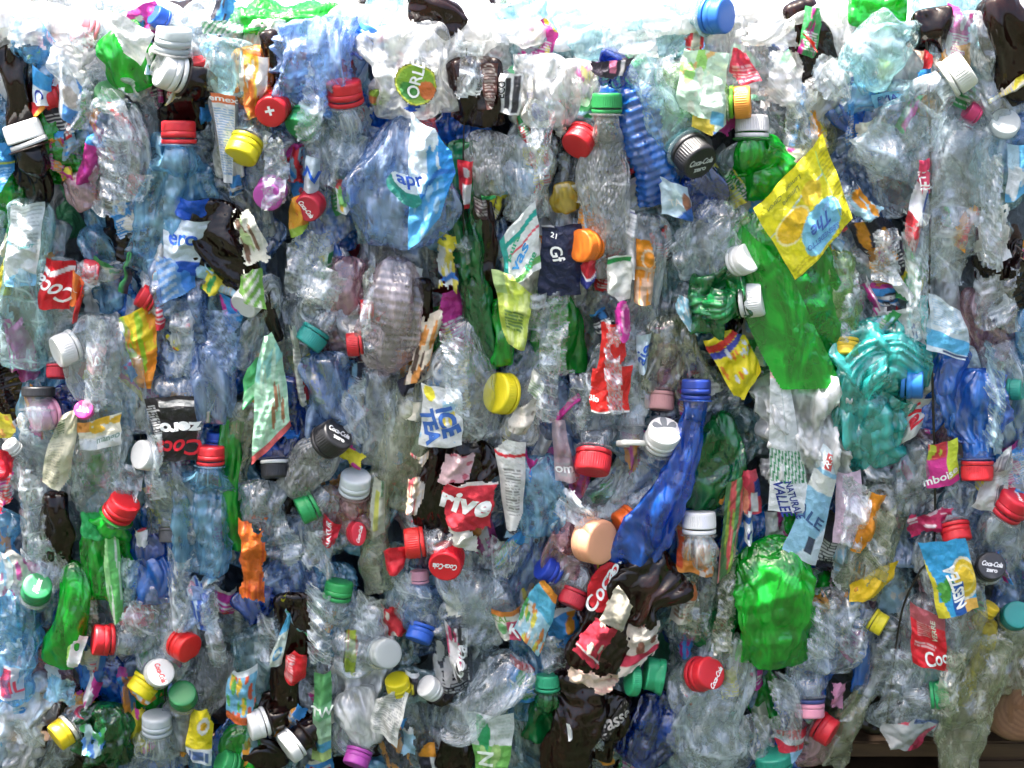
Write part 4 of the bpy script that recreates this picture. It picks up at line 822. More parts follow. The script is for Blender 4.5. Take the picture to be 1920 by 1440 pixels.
scrap('magenta label with yellow green edge and white writing', L([(1740, 835), (1795, 820), (1800, 900), (1738, 918)], (.72, .04, .30), [('r', .62, 0, 1, .85, (.60, .72, .05)), ('r', 0, 0, .6, .35, (.62, .05, .06)), ('n', 0, 0, .6, .4, (.5, .6, .05), 2, 4, .1)], [('mboise', .42, .78, .18, 1, 14, 'white')], w=52, bulge=5, amp=2))
scrap('white barcode label below the red capped blue bottle', L([(1868, 850), (1905, 820), (1885, 960), (1820, 950)], (.74, .76, .74), [('bar', .2, .1, .9, .35, (.25, .25, .28), 18), ('bar', .55, .6, .85, .9, (.12, .12, .14), 10), ('l', .1, .42, .9, .52, (.5, .5, .5), 3)], w=42))
bottle('red capped bottle facing right at the right edge', (1897, 945, 34, 60, .45), 44, (.62, .01, .03), 'clear', [(1880, 1000, 10), (1870, 1060, 0)], 36, 22, text=dict(rows=[('Rivella', .3, 0, (.85, .7, .7), 0)], rot=60), kind='smooth')
scrap('crimson torn label strip above the lemon tea box label', L([(1700, 960), (1800, 940), (1790, 990), (1700, 1010)], (.50, .02, .10), [('n', 0, 0, 1, 1, (.78, .62, .68), 3, 10, .14)], w=34, torn=.3))
bottle('red cap squashed above the blue lemon ice tea label', (1792, 1000, 28, 280, .35), 44, (.62, .01, .02), 'clear', [(1790, 960, 10), (1800, 900, -10)], 34, 20, kind='smooth', crush=.18)
# --- row y 800-1100 left and centre
loose_cap('small white cap at the left edge beside red label', (22, 838, 16, 120, .6), 24, 'white', kind='smooth')
scrap('red folded label at the left edge', L([(-20, 822), (25, 850), (22, 900), (-20, 880)], (.65, .01, .03), w=36))
scrap('yellow label scrap with red dots at the left edge', L([(-15, 745), (20, 780), (32, 820), (-15, 812)], (.85, .75, .08), [('n', 0, 0, 1, 1, (.8, .4, .1), 4, 5, .1)], w=34))
scrap('cream paper label with rows of fine print', L([(95, 790), (150, 760), (128, 925), (78, 905)], (.78, .75, .55), [('l', .1, .08, .55, .3, (.15, .25, .12), 6), ('l', .1, .4, .6, .95, (.50, .48, .34), 22)], w=58, bulge=8, amp=5, mat=PAPER))
bottle('clear bottle with a mango label and round magenta badge', None, 0, None, 'clear', [(190, 790, 14), (190, 850, 30), (185, 920, 26), (180, 960, 8)], 54, 28,
       labels=[L([(145, 792), (228, 775), (226, 835), (148, 845)], (.82, .78, .62), [('n', .1, 0, 1, .6, (.85, .50, .04), 3, 8, .22), ('r', 0, 0, .3, .35, (.85, .35, .08)), ('r', 0, .6, 1, 1, (.80, .82, .82))], [('mango', .7, .68, .2, 1, 8, (.2, .3, .25))], w=62, bulge=5, amp=3)])
loose_cap('round magenta badge seal above the mango label', (158, 769, 18, 90, .95), 70, (.72, .05, .35), kind='flat', cat='badge', name='round_badge', tamper=False, text=dict(rows=[('VIT', .6, 0, 'white', 0)], rot=170))
bottle('clear bottle with a black and red upside down label', None, 0, None, 'clear', [(320, 700, 10), (325, 780, 26), (330, 860, 16)], 52, 28, amp=.1,
       labels=[L([(268, 745), (362, 742), (370, 862), (300, 865)], (.015, .012, .015), [('r', .3, .06, 1, .16, (.45, .45, .45)), ('r', .0, .18, 1, .2, (.6, .6, .6)), ('l', .0, .12, .2, .62, (.7, .7, .7), 16), ('r', .3, .17, 1, .30, (.02, .02, .02))], [('zero', .62, .48, .17, 1.25, 180, 'white', 0, .05), ('Coca', .62, .78, .24, 1.0, 180, (.60, .01, .03), .35, .02)], w=64, bulge=8, amp=2)])
bottle('clear bottle under the black label with a round white cap', (275, 854, 28, 170, .75), 56, 'white', 'grey', [(315, 880, 26), (325, 930, 24), (322, 1010, 8)], 46, 26, amp=.2, kind='smooth', neck=False)
loose_cap('dark grey cap under the misty clear bottle at left', (320, 1003, 22, 270, .05), 28, (.10, .10, .11), kind='std')
bottle('rippled clear bottle hanging right of the black label', None, 0, None, 'steel', [(390, 640, 16), (400, 720, 30), (405, 790, 14)], 40, 22, fold=.6)
bottle('light blue water bottle with a red cap on its upper end', (394, 852, 26, 85, .12), 46, (.72, .02, .03), 'sky', [(390, 910, 24), (385, 980, 26), (375, 1070, 12)], 52, 28, amp=.22, ribs=9, ribamp=1.5, kind='smooth')
loose_cap('blue cap hidden behind the red cap of the water bottle', (404, 822, 18, 80, .1), 12, 'blue', kind='smooth')
bottle('bright green bottle strip beside the light blue water bottle', None, 0, None, 'green', [(435, 780, 10), (430, 860, 26), (432, 950, 22), (445, 1030, 6)], 20, 12, fold=.4)
bottle('red cap tilted up between green label and mango bottle', (229, 951, 30, 55, .40), 58, (.72, .01, .02), 'green', [(205, 990, 26), (195, 1040, 26), (200, 1120, 14)], 40, 22, kind='smooth',
       labels=[L([(150, 945), (210, 965), (195, 1010), (150, 1002)], (.02, .38, .10), w=40), L([(190, 970), (225, 1010), (232, 1160), (205, 1165)], (.16, .60, .16), [('n', 0, 0, 1, 1, (.75, .82, .75), 4, 7, .05), ('r', 0, 0, .4, .6, (.35, .72, .3))], w=52, amp=4)])
bottle('brown bottle upright below the cream paper label', None, 0, None, 'brown', [(100, 920, 10), (105, 980, 24), (110, 1070, 8)], 29, 20)
bottle('green cap with worn white writing at the left', (69, 1105, 28, 60, .80), 50, (.02, .28, .09), 'clear', [(90, 1060, 14), (85, 1000, 0)], 34, 20, text=dict(rows=[('Rhaz', .4, 0, 'white', .3)], rot=70), kind='smooth')
bottle('long bright green bottle flattened and pointed at the lower left', None, 0, None, 'green', [(135, 1050, 16), (140, 1120, 40), (125, 1190, 42), (105, 1245, 20)], 38, 18, amp=.12, cell=30, prof=[.4, .8, 1, 1, .9], labels=[L([(132, 1180), (165, 1198), (145, 1252), (120, 1240)], (.82, .84, .82), [('r', 0, 0, .25, 1, (.3, .6, .1))], w=58, bulge=4)])
bottle('ribbed narrow clear strip right of the pointed green bottle', None, 0, None, 'olive', [(168, 1090, 14), (172, 1150, 22), (168, 1190, 10)], 13, 9, ribs=14, ribamp=2)
bottle('fat red cap seen side on right of the pointed green bottle', (192, 1200, 30, 175, .38), 46, (.64, .01, .02), 'clear', [(235, 1195, 20), (290, 1170, 6)], 36, 24, kind='smooth')
bottle('pinkish red cap under wrinkled film at lower left', (262, 1152, 25, 20, .6), 20, (.62, .08, .12), 'clear', [(240, 1120, 0), (235, 1050, -10)], 36, 22, kind='smooth')
bottle('round red cap with a dimple leaning right at lower left', (347, 1212, 30, -20, .60), 54, (.74, .01, .01), 'clear', [(325, 1180, 26), (300, 1130, 14), (290, 1080, 0)], 40, 24, kind='smooth', crush=.15)
bottle('white cap with red script in front of the yellow cap', (299, 1262, 27, 30, .90), 58, 'white', 'clear', [(330, 1230, 26), (345, 1180, 8)], 36, 20, text=COKE(-70, (.75, .05, .05)), kind='smooth')
bottle('yellow cap with a split ring behind the white script cap', (268, 1288, 28, 235, .25), 42, 'yellow', 'clear', [(290, 1240, 10), (300, 1180, -10)], 36, 20, kind='smooth')
bottle('round green cap facing forward next to the yellow split ring cap', (343, 1305, 27, 80, .85), 50, (.03, .26, .08), 'grey', [(345, 1340, 10), (345, 1400, -10)], 36, 20, kind='smooth')
bottle('clear bottle with milky cap standing below the yellow cap', (294, 1355, 29, 88, .30), 40, (.70, .76, .80), 'clear', [(290, 1400, 14), (285, 1470, 4)], 40, 24, kind='smooth', trans=.25)
bottle('yellow capped bottle at the bottom left corner over the wood', (117, 1375, 29, 215, .45), 46, (.85, .62, .01), 'clear', [(145, 1350, 10), (180, 1320, 0)], 34, 20, kind='smooth', ring=(.78, .74, .6))
loose_cap('small dark pink cap above the lower yellow cap', (155, 1342, 18, 60, .5), 24, (.62, .06, .12))
bottle('crumpled dark green bag like bottle with blue wrapper at lower left', None, 0, None, 'dkgreen', [(205, 1315, 14), (200, 1370, 34), (190, 1425, 12)], 48, 28, amp=.3, cell=18,
       labels=[L([(150, 1345), (205, 1350), (195, 1420), (150, 1425)], (.50, .68, .72), [('n', 0, 0, 1, 1, (.10, .28, .70), 4, 10, .12), ('n', 0, 0, 1, 1, (.1, .5, .15), 6, 10, .12)], w=58, amp=8, torn=.3)])
scrap('blue and white water label strip at lower left', L([(345, 1075), (385, 1070), (402, 1190), (368, 1170)], (.60, .74, .88), [('n', 0, 0, 1, 1, (.05, .15, .60), 4, 12, .10), ('e', .3, .25, .2, .12, (.7, .4, .5))], w=36, amp=6))
bottle('blue crumpled film bottle below the red tilted cap', None, 0, None, 'blue', [(265, 1040, 4), (285, 1080, 22), (290, 1130, 10)], 40, 22)
bottle('deep blue bottle lobes under the torn white and red paper', None, 0, None, 'navy', [(290, 990, 8), (280, 1035, 14), (300, 1060, 4)], 34, 16)
scrap('white and red torn paper above the deep blue lobes', L([(250, 985), (285, 975), (280, 1025), (255, 1020)], (.80, .80, .82), [('r', .3, 0, .9, .3, (.7, .03, .08))], w=38, torn=.3))
scrap('orange accordion folded wrapper beside black plastic', L([(446, 962), (502, 968), (498, 1128), (450, 1118)], (.80, .17, .02), [('n', 0, 0, 1, 1, (.55, .07, .01), 5, 10, .07)], w=52, amp=7, wave=6, torn=.3))
bottle('black plastic shards under the orange accordion wrapper', None, 0, None, 'navy', [(470, 1100, 10), (480, 1130, 18), (500, 1150, 4)], 40, 14)
bottle('green cap on its side below the misted black capped bottle', (575, 953, 27, 205, .20), 40, (.02, .36, .10), 'clear', [(600, 990, 10), (610, 1040, -10)], 34, 20, kind='smooth')
scrap('red label with white letters over a clear bottle', L([(605, 960), (640, 985), (628, 1022), (604, 1020)], (.74, .03, .06), None, [('NATUR', .45, .5, .2, .9, 100, 'white')], w=38))
loose_cap('red oval cap with white script pinched upright', (669, 1000, 23, 0, .92), 42, (.72, .02, .05), squash=.7, text=COKE(70), crush=.1, kind='smooth')
bottle('pale clear strip bottle with green and yellow print', None, 0, None, 'olive', [(715, 880, 14), (705, 960, 22), (700, 1050, 18), (715, 1110, 4)], 27, 14, labels=[L([(700, 890), (722, 900), (722, 1000), (690, 1005)], (.68, .74, .62), [('r', .3, .2, .6, .9, (.75, .78, .1)), ('r', .7, 0, .9, .3, (.05, .35, .15))], w=44, mat=LABSEE)])
bottle('brown bottle torn open with a red and white script label', None, 0, None, 'brown', [(895, 820, 26), (860, 890, 34), (835, 960, 34), (830, 1010, 12)], 66, 30, amp=.2, prof=[.8, 1, 1.1, .9, .6])
scrap('big red paper label with pale letters torn at the left', L([(825, 895), (930, 905), (925, 1000), (835, 985)], (.62, .03, .05), [('r', 0, 0, 1, .08, (.72, .68, .66))], [('rive', .42, .45, .42, 1.05, -6, (.75, .76, .74), .2, .04)], w=84, bulge=8, amp=4, torn=.12, mat=PAPER))
scrap('grubby white paper foot of the big red label', L([(838, 985), (905, 985), (898, 1032), (845, 1020)], (.66, .66, .58), None, w=74, torn=.4, mat=PAPER))
scrap('pale pink script label fold above the big red label', L([(830, 848), (890, 845), (885, 900), (820, 905)], (.74, .52, .54), [('n', 0, 0, 1, 1, (.6, .15, .2), 5, 7, .12)], w=70, torn=.3, mat=PAPER))
scrap('torn tan and red paper shreds left of the brown hole', L([(770, 850), (805, 845), (785, 990), (755, 985)], (.62, .50, .36), [('n', 0, 0, 1, 1, (.70, .66, .62), 5, 10, .12), ('n', 0, 0, .7, 1, (.5, .06, .08), 8, 6, .1)], w=76, torn=.6, mat=PAPER, amp=8))
bottle('red cap turned on its side left of the round red script cap', (776, 1018, 29, 185, .06), 46, (.76, .02, .02), 'clear', [(785, 975, 6), (770, 930, -10)], 34, 20, squash=1, crush=.25)
scrap('red crinkled plastic tab below the sideways red cap', L([(718, 1020), (765, 1025), (755, 1068), (725, 1080)], (.76, .02, .04), w=48), name='plastic_tab', cat='plastic tab')
bottle('round red cap with upside down white script', (837, 1053, 32, 255, .88), 62, (.76, .01, .025), 'clear', [(860, 1090, 26), (900, 1130, 16), (960, 1110, 4)], 42, 24, text=COKE(175))
bottle('pink ribbed small neck with dark threads left of the round script cap', (787, 1080, 18, 95, .1), 34, (.60, .30, .40), 'steel', [(795, 1120, 20), (800, 1180, 14)], 44, 22)
bottle('large clear crinkled bottle below the round script cap', None, 0, None, 'clear', [(910, 1075, 20), (890, 1120, 30), (870, 1200, 14)], 56, 28, amp=.26)
scrap('white paper label with tiny print and a red stripe', L([(922, 815), (985, 828), (980, 992), (950, 990)], (.82, .83, .80), [('w', .16, .02, 4, .018, 0, (.75, .03, .05)), ('l', .25, .32, .8, .85, (.30, .30, .28), 16)], w=64, bulge=14, amp=2))
bottle('dirty white conical neck end pointing up above the tiny print label', None, 0, None, 'frost', [(1005, 690, 24), (995, 750, 34), (965, 830, 34)], 30, 22, prof=[.2, .7, 1, 1.1], labels=[L([(1000, 690), (1025, 715), (1010, 750), (988, 740)], (.78, .80, .76), [('l', 0, .4, 1, .95, (.30, .45, .25), 5)], w=62, bulge=4), L([(985, 742), (1015, 752), (985, 818), (945, 800)], (.72, .68, .60), [('n', 0, 0, 1, 1, (.35, .30, .25), 5, 8, .06)], w=64, bulge=5, mat=PAPER)])
bottle('teal blue crumpled bottle foot right of the tiny print label', None, 0, None, 'sky', [(1000, 850, 10), (1010, 920, 34), (1005, 1000, 16)], 40, 22)
scrap('pale pink see through label with grey print', L([(1035, 780), (1060, 790), (1080, 900), (1040, 895)], (.78, .60, .62), [('l', .1, .7, .9, .95, (.7, .7, .7), 3)], [('om', .5, .8, .14, 1, 0, 'white')], w=44, mat=LABSEE))
bottle('wide salmon pink cap facing right of centre', (1112, 1013, 43, -10, .72), 66, 'salmon', 'pink', [(1085, 1000, 30), (1060, 1050, 20), (1070, 1110, 8)], 44, 24, kind='smooth', neck=False, rough=.45, tamper=False)
bottle('bright orange cap touching the salmon cap from behind', (1172, 978, 26, 210, .30), 40, (.88, .14, .01), 'clear', [(1130, 955, 0), (1080, 930, -10)], 34, 20, kind='smooth')
bottle('deep blue cap peeking between clear film and orange corner', (1028, 1067, 27, 150, .4), 30, (.01, .05, .48), 'clear', [(1060, 1070, 20), (1080, 1110, 10)], 36, 20, kind='smooth')
scrap('bright blue strip above the deep blue peeking cap', L([(1030, 1010), (1065, 985), (1060, 1005), (1030, 1040)], (.04, .38, .78), w=36, bulge=3))
bottle('dark red ribbed cap at the foot of the clear salmon bottle', (1074, 1122, 26, 245, .20), 44, (.50, .01, .03), 'clear', [(1070, 1080, 20), (1060, 1040, 4)], 34, 20)
scrap('orange and blue tropical drink label with fruit', L([(1005, 1068), (1048, 1115), (1012, 1235), (965, 1180)], (.42, .70, .82), [('r', 0, 0, 1, .12, (.88, .35, .04)), ('r', 0, .12, 1, .45, (.12, .52, .74)), ('n', 0, .5, 1, 1, (.80, .30, .08), 5, 6, .10), ('n', 0, .5, 1, 1, (.75, .68, .10), 8, 6, .09), ('n', 0, .5, 1, 1, (.82, .85, .82), 2, 6, .08), ('n', 0, .5, .4, 1, (.1, .45, .15), 11, 4, .07)], w=56, bulge=6, amp=4))
scrap('crimson and white letter fragments with an orange flag', L([(920, 1140), (975, 1140), (975, 1200), (935, 1190)], (.72, .72, .62), [('r', 0, 0, 1, .2, (.86, .28, .05)), ('r', .5, .4, 1, 1, (.68, .08, .16)), ('e', .3, .6, .2, .2, (.2, .5, .2))], [('CAL', .3, .3, .2, 1, 5, (.2, .35, .1)), ('K', .75, .7, .4, 1, -20, 'white')], w=50))
scrap('red oval label with large white script, tilted', L([(1100, 1070), (1165, 1030), (1150, 1140), (1098, 1145)], (.76, .015, .03), None, [('Coca', .40, .62, .28, 1, 62, 'white', .35), ('Cola', .78, .30, .25, 1, 62, 'white', .35)], w=60, bulge=12, amp=3, oval=True))
bottle('big glossy black brown bottle base with folds, right of centre', None, 0, None, 'brown', [(1150, 1130, 50), (1195, 1100, 62), (1240, 1080, 52), (1262, 1060, 30)], 66, 34, amp=.26, cell=26)
bottle('brown bottle continuing down left from the black brown base', None, 0, None, 'brown', [(1190, 1120, 40), (1140, 1190, 58), (1090, 1260, 44)], 50, 26, amp=.14, fold=.3)
scrap('worn grey cream paper on the slanting brown bottle', L([(1160, 1095), (1192, 1135), (1165, 1185), (1118, 1155)], (.48, .45, .36), None, w=96, torn=.12, mat=PAPER))
scrap('red and cream torn script label on the slanting brown bottle', L([(1118, 1155), (1160, 1175), (1120, 1260), (1072, 1215)], (.56, .03, .06), [('n', 0, 0, 1, .7, (.70, .62, .48), 5, 5, .10), ('n', .2, .3, 1, 1, (.12, .04, .03), 9, 4, .07), ('r', 0, .8, 1, .83, (.8, .7, .7))], w=92, torn=.15, mat=PAPER))
scrap('ragged cream and pink paper edge below the torn script label', L([(1065, 1245), (1165, 1265), (1150, 1300), (1060, 1272)], (.66, .52, .40), [('n', 0, 0, 1, 1, (.60, .36, .30), 5, 8, .3)], w=74, torn=.7, mat=PAPER, amp=8))
scrap('white, red and brown wrinkled paper beside the green crushed cap', L([(1185, 1150), (1240, 1170), (1235, 1230), (1150, 1280)], (.66, .60, .52), [('n', 0, 0, 1, .5, (.30, .12, .08), 5, 5, .12), ('r', 0, .6, 1, .75, (.55, .04, .08))], w=76, torn=.35, mat=PAPER))
bottle('long dark brown bottle running to the bottom edge', None, 0, None, 'brown', [(1085, 1255, 14), (1085, 1330, 40), (1068, 1400, 44), (1050, 1480, 30)], 52, 28, amp=.12, fold=.3)
scrap('white torn fleck on the long dark brown bottle', L([(1062, 1355), (1072, 1360), (1074, 1392), (1066, 1390)], (.85, .86, .86), w=88, bulge=2, amp=2))
bottle('black bottle side with white outline writing lower centre', None, 0, None, 'brown', [(1160, 1295, 20), (1140, 1350, 30), (1110, 1420, 16)], 34, 18, labels=[L([(1172, 1308), (1180, 1320), (1140, 1390), (1122, 1382)], (.02, .015, .015), [('ring', .5, .5, .5, .5, (.35, .3, .28), .94)], [('gasse', .5, .5, .3, .9, 60, (.55, .5, .48), .2)], w=54, bulge=2, amp=1)])
loose_cap('green cap crushed and torn, lying on its side', (1230, 1270, 37, 170, .05), 62, (.02, .36, .15), kind='smooth', crush=.34, tamper=False, cat='crushed cap', name='crushed_closure')
loose_cap('green disc like ring left of the crushed green cap', (1189, 1275, 31, 175, .25), 66, (.02, .38, .16), kind='flat', tamper=False, squash=1, cat='plastic disc', name='plastic_disc')
bottle('crushed green neck piece left of the long dark brown bottle', (1027, 1278, 24, 90, .1), 34, (.02, .36, .18), 'dkgreen', [(1025, 1320, 10), (1020, 1390, 0)], 34, 20, crush=.25)
bottle('deep blue crumpled bottle below the crushed green cap', None, 0, None, 'navy', [(1260, 1300, 12), (1225, 1360, 26), (1190, 1430, 12)], 50, 24)
bottle('dented red cap with white script right of the crushed green cap', (1322, 1265, 34, 20, .80), 58, (.70, .015, .03), 'clear', [(1300, 1300, 30), (1330, 1370, 30), (1370, 1450, 14)], 62, 30, text=dict(rows=[('Coca-Cola', .3, -.35, 'white', .3)], rot=50), kind='smooth', crush=.10, amp=.2)
bottle('large vivid green crumpled bottle base, petals folded in', None, 0, None, 'green', [(1415, 1015, 30), (1450, 1080, 66), (1455, 1160, 66), (1440, 1240, 24)], 68, 26, amp=.17, cell=24, fold=.15, prof=[.7, 1, 1.1, 1.05, 1])
bottle('olive green see through bottle left of the vivid green base', None, 0, None, 'dkgreen', [(1365, 1040, -10), (1370, 1120, 8), (1340, 1220, 0)], 40, 20)
scrap('green and red flower wrapper upright below the dark green bottle', L([(1362, 900), (1400, 885), (1380, 1050), (1345, 1090)], (.10, .26, .10), [('n', 0, 0, 1, .5, (.62, .10, .10), 5, 5, .12), ('n', 0, .2, 1, 1, (.35, .52, .08), 7, 6, .07), ('n', 0, .2, 1, 1, (.78, .30, .30), 9, 5, .06)], w=50))
scrap('red watermelon label with blue and white stripe', L([(1378, 870), (1420, 880), (1430, 960), (1372, 965)], (.66, .06, .10), [('e', .3, .7, .25, .3, (.75, .25, .15)), ('r', .75, .2, 1, .6, (.04, .08, .35)), ('r', .6, .5, .9, .95, (.80, .78, .80))], w=46))
scrap('small blue and white letter label above the vivid green base', L([(1395, 955), (1412, 952), (1410, 1015), (1396, 1015)], (.75, .82, .88), [('r', 0, .2, 1, .4, (.03, .15, .5))], [('r', .5, .7, .3, 1, 0, 'navy')], w=52))
bottle('clear long bottle slanting through the lower right centre', None, 0, None, 'clear', [(1370, 1180, 10), (1360, 1260, 30), (1330, 1350, 36), (1310, 1450, 20)], 58, 26, amp=.12, fold=.5)
# --- lower middle
bottle('green cap sliver below the red script oval', (635, 1105, 27, 80, .15), 20, (.03, .40, .10), 'clear', [(650, 1140, 10), (680, 1200, 0)], 46, 24, kind='smooth')
bottle('red paper tag on a dark brown bottle', None, 0, None, 'brown', [(545, 1110, 14), (548, 1180, 26), (535, 1270, 24), (530, 1350, 14)], 34, 18, labels=[L([(536, 1210), (576, 1225), (570, 1285), (532, 1272)], (.78, .02, .03), [('l', .05, .1, .45, .9, (.85, .6, .6), 14)], w=50)])
scrap('narrow blue label with a round emblem beside the brown bottle', L([(540, 1150), (552, 1130), (528, 1245), (498, 1250)], (.10, .45, .72), [('r', 0, .4, 1, 1, (.70, .80, .72)), ('ring', .5, .75, .3, .12, (.1, .4, .7), .6)], w=46))
bottle('milky cap bottle facing forward beside an olive half oval', (722, 1225, 29, 10, .88), 50, (.66, .72, .72), 'clear', [(690, 1220, 26), (660, 1210, 20), (640, 1200, 0)], 58, 30, kind='smooth', trans=.3)
scrap('olive half oval label left of the milky cap', L([(645, 1185), (675, 1180), (665, 1270), (645, 1260)], (.32, .42, .04), [('r', 0, 0, .12, 1, (.05, .05, .02)), ('n', .2, .0, 1, .3, (.5, .15, .05), 4, 3, .12)], w=46, bulge=4))
scrap('tall green lettered label at the lower middle', L([(588, 1265), (620, 1262), (622, 1425), (585, 1425)], (.36, .58, .36), [('t', 0, -1, -.34, (.12, .42, .14)), ('r', 0, .34, 1, .5, (.2, .52, .24)), ('r', 0, .78, 1, .9, (.10, .42, .62)), ('r', 0, .9, 1, 1, (.45, .62, .2))], [('TW', .5, .42, .10, 1, 0, (.75, .82, .72))], w=44, bulge=6))
bottle('wide white cap lying tilted on a brown bottle at the bottom', (545, 1398, 34, 215, .35), 52, (.82, .82, .79), 'brown', [(570, 1370, 20), (590, 1330, 0)], 34, 20, kind='flat', ring='white')
bottle('white cap at the end of a black bottle near the bottom', (482, 1358, 29, 195, .32), 50, 'white', 'brown', [(515, 1340, 16), (545, 1300, 6)], 32, 20, kind='smooth')
bottle('magenta cap at the bottom edge', (670, 1422, 26, 250, .4), 40, (.45, .06, .40), 'clear', [(665, 1370, 10), (660, 1310, 0)], 40, 22, kind='smooth')
bottle('milky folded bottle above the magenta cap', None, 0, None, 'frost', [(660, 1290, 14), (680, 1340, 26), (690, 1390, 10)], 38, 22)
bottle('yellow cap peeking over the white small print label', (746, 1283, 24, 100, .55), 30, 'yellow', 'clear', [(750, 1310, 0), (750, 1360, -10)], 34, 18, kind='smooth')
scrap('white label covered in rows of small print, lower middle', L([(708, 1292), (765, 1300), (745, 1400), (695, 1365)], (.80, .80, .74), [('l', .08, .08, .92, .95, (.42, .42, .40), 18)], w=52, bulge=6))
bottle('white cap behind the white small print label', (806, 1290, 23, 140, .6), 30, 'white', 'brown', [(830, 1290, 14), (850, 1260, 4)], 24, 14, kind='smooth')
bottle('blue cap pointing down inside clear plastic', (788, 1188, 26, 250, .3), 30, (.02, .12, .60), 'clear', [(780, 1140, 10), (770, 1090, 0)], 40, 22, kind='smooth')
scrap('black, white and crimson label crumpled at the lower middle', L([(830, 1160), (875, 1180), (880, 1280), (850, 1270)], (.72, .72, .72), [('n', 0, 0, 1, 1, (.03, .03, .03), 5, 10, .13), ('n', 0, 0, 1, .5, (.55, .05, .15), 7, 4, .08)], [('Coca', .6, .6, .2, 1, 80, 'white', .3)], w=50, amp=7))
scrap('cream paper corner above the black and white crumpled label', L([(828, 1100), (845, 1098), (880, 1150), (835, 1160)], (.72, .72, .62), w=44, mat=PAPER, torn=.2))
bottle('white grey scratched bottle folded over, lower middle', None, 0, None, 'clear', [(975, 1230, 20), (930, 1290, 44), (870, 1340, 36), (845, 1330, 16)], 50, 22, fold=.6, amp=.14)
scrap('white carton label with a green arrow and green foot', L([(870, 1335), (965, 1335), (950, 1450), (895, 1450)], (.76, .80, .76), [('t', .0, 1, .52, (.18, .50, .10)), ('e', .32, .32, .16, .30, (.03, .38, .12)), ('l', .65, .05, .95, .45, (.6, .68, .62), 7), ('n', .2, .6, 1, 1, (.4, .62, .2), 3, 5, .12)], [('N', .35, .72, .25, 1, 90, (.75, .82, .7))], w=56, bulge=8, amp=3))
bottle('dark brown wedge of bottle beside the green arrow carton label', None, 0, None, 'brown', [(870, 1360, 4), (860, 1400, 12), (850, 1450, 4)], 36, 18)
scrap('fruit printed label in blue and red, lower left of middle', L([(428, 1255), (482, 1245), (480, 1360), (425, 1345)], (.20, .52, .74), [('n', 0, 0, 1, 1, (.78, .12, .04), 5, 8, .11), ('n', 0, 0, 1, 1, (.82, .55, .05), 8, 7, .09), ('n', 0, 0, 1, 1, (.15, .50, .10), 2, 6, .08), ('r', 0, 0, 1, .1, (.75, .82, .85)), ('r', 0, .84, 1, 1, (.75, .15, .04))], w=46, amp=5))
scrap('yellow flower label with a barcode foot', L([(360, 1330), (405, 1318), (395, 1435), (345, 1420)], (.86, .72, .02), [('e', .62, .3, .22, .16, (.85, .82, .75)), ('e', .62, .3, .12, .08, (.80, .45, .02)), ('r', 0, .72, 1, 1, (.80, .84, .86)), ('bar', .1, .78, .9, .96, (.12, .2, .45), 12)], w=48, amp=4))
bottle('light crumpled aqua bottle at the left edge, lower part', None, 0, None, 'sky', [(10, 1100, 10), (18, 1180, 26), (12, 1260, 20), (15, 1310, 4)], 50, 28, amp=.22)
scrap('white and red cut off letters on the lower left edge', L([(-5, 1240), (45, 1250), (45, 1310), (-8, 1300)], (.76, .74, .78), [('r', .25, .1, .6, .9, (.66, .02, .06))], [('IL', .75, .6, .35, 1, 5, (.6, .05, .1))], w=50, mat=LABSEE))
scrap('light blue wave label at the left edge', L([(-10, 1020), (20, 1040), (28, 1110), (-10, 1115)], (.35, .65, .88), [('n', 0, 0, 1, 1, (.82, .86, .92), 5, 8, .2), ('n', 0, .4, 1, 1, (.7, .3, .5), 7, 4, .08)], w=36))
bottle('green bottle piece with a curled cap at the bottom left of middle', (425, 1432, 26, 150, .5), 30, (.03, .36, .10), 'green', [(445, 1400, 10), (480, 1380, 0)], 30, 18, kind='smooth')
bottle('black bottle body at the bottom beside the green piece', None, 0, None, 'brown', [(460, 1425, 10), (500, 1415, 18), (520, 1440, 8)], 30, 18)
# --- lower right
scrap('blue lemon ice tea box label with a green leaf and a slice', L([(1722, 1015), (1812, 1008), (1838, 1140), (1762, 1158)], (.05, .42, .80), [('t', -1.0, .35, .08, (.82, .72, .05)), ('r', .1, 0, 1, .8, (.05, .42, .80)), ('e', .78, .55, .32, .30, (.86, .84, .70)), ('e', .78, .55, .28, .26, (.88, .62, .04)), ('ring', .78, .55, .2, .19, (.92, .75, .2), .85), ('e', .35, .58, .12, .09, (.06, .35, .05)), ('e', .25, .72, .12, .09, (.10, .42, .06)), ('e', .18, .6, .10, .07, (.12, .45, .08)), ('r', .40, .55, .68, 1, (.02, .12, .48)), ('r', .68, .85, 1, 1, (.86, .5, .1))], [('NESTEA', .54, .62, .145, .8, 98, 'white', 0, .04)], w=70, bulge=6, amp=2))
bottle('clear bottle carrying the blue lemon ice tea label', None, 0, None, 'clear', [(1755, 985, 4), (1780, 1060, 26), (1800, 1160, 24), (1760, 1240, 6)], 52, 28)
bottle('black capped bottle with pale script facing forward at the right', (1857, 1063, 27, 100, .96), 54, (.02, .022, .03), 'grey', [(1880, 1010, 14), (1900, 960, 0)], 44, 24, text=ZERO(-8), kind='smooth')
bottle('round teal cap facing forward at the right edge', (1905, 1155, 27, 100, .95), 34, (.01, .26, .25), 'olive', [(1900, 1200, 10), (1880, 1300, 0)], 48, 24, kind='smooth')
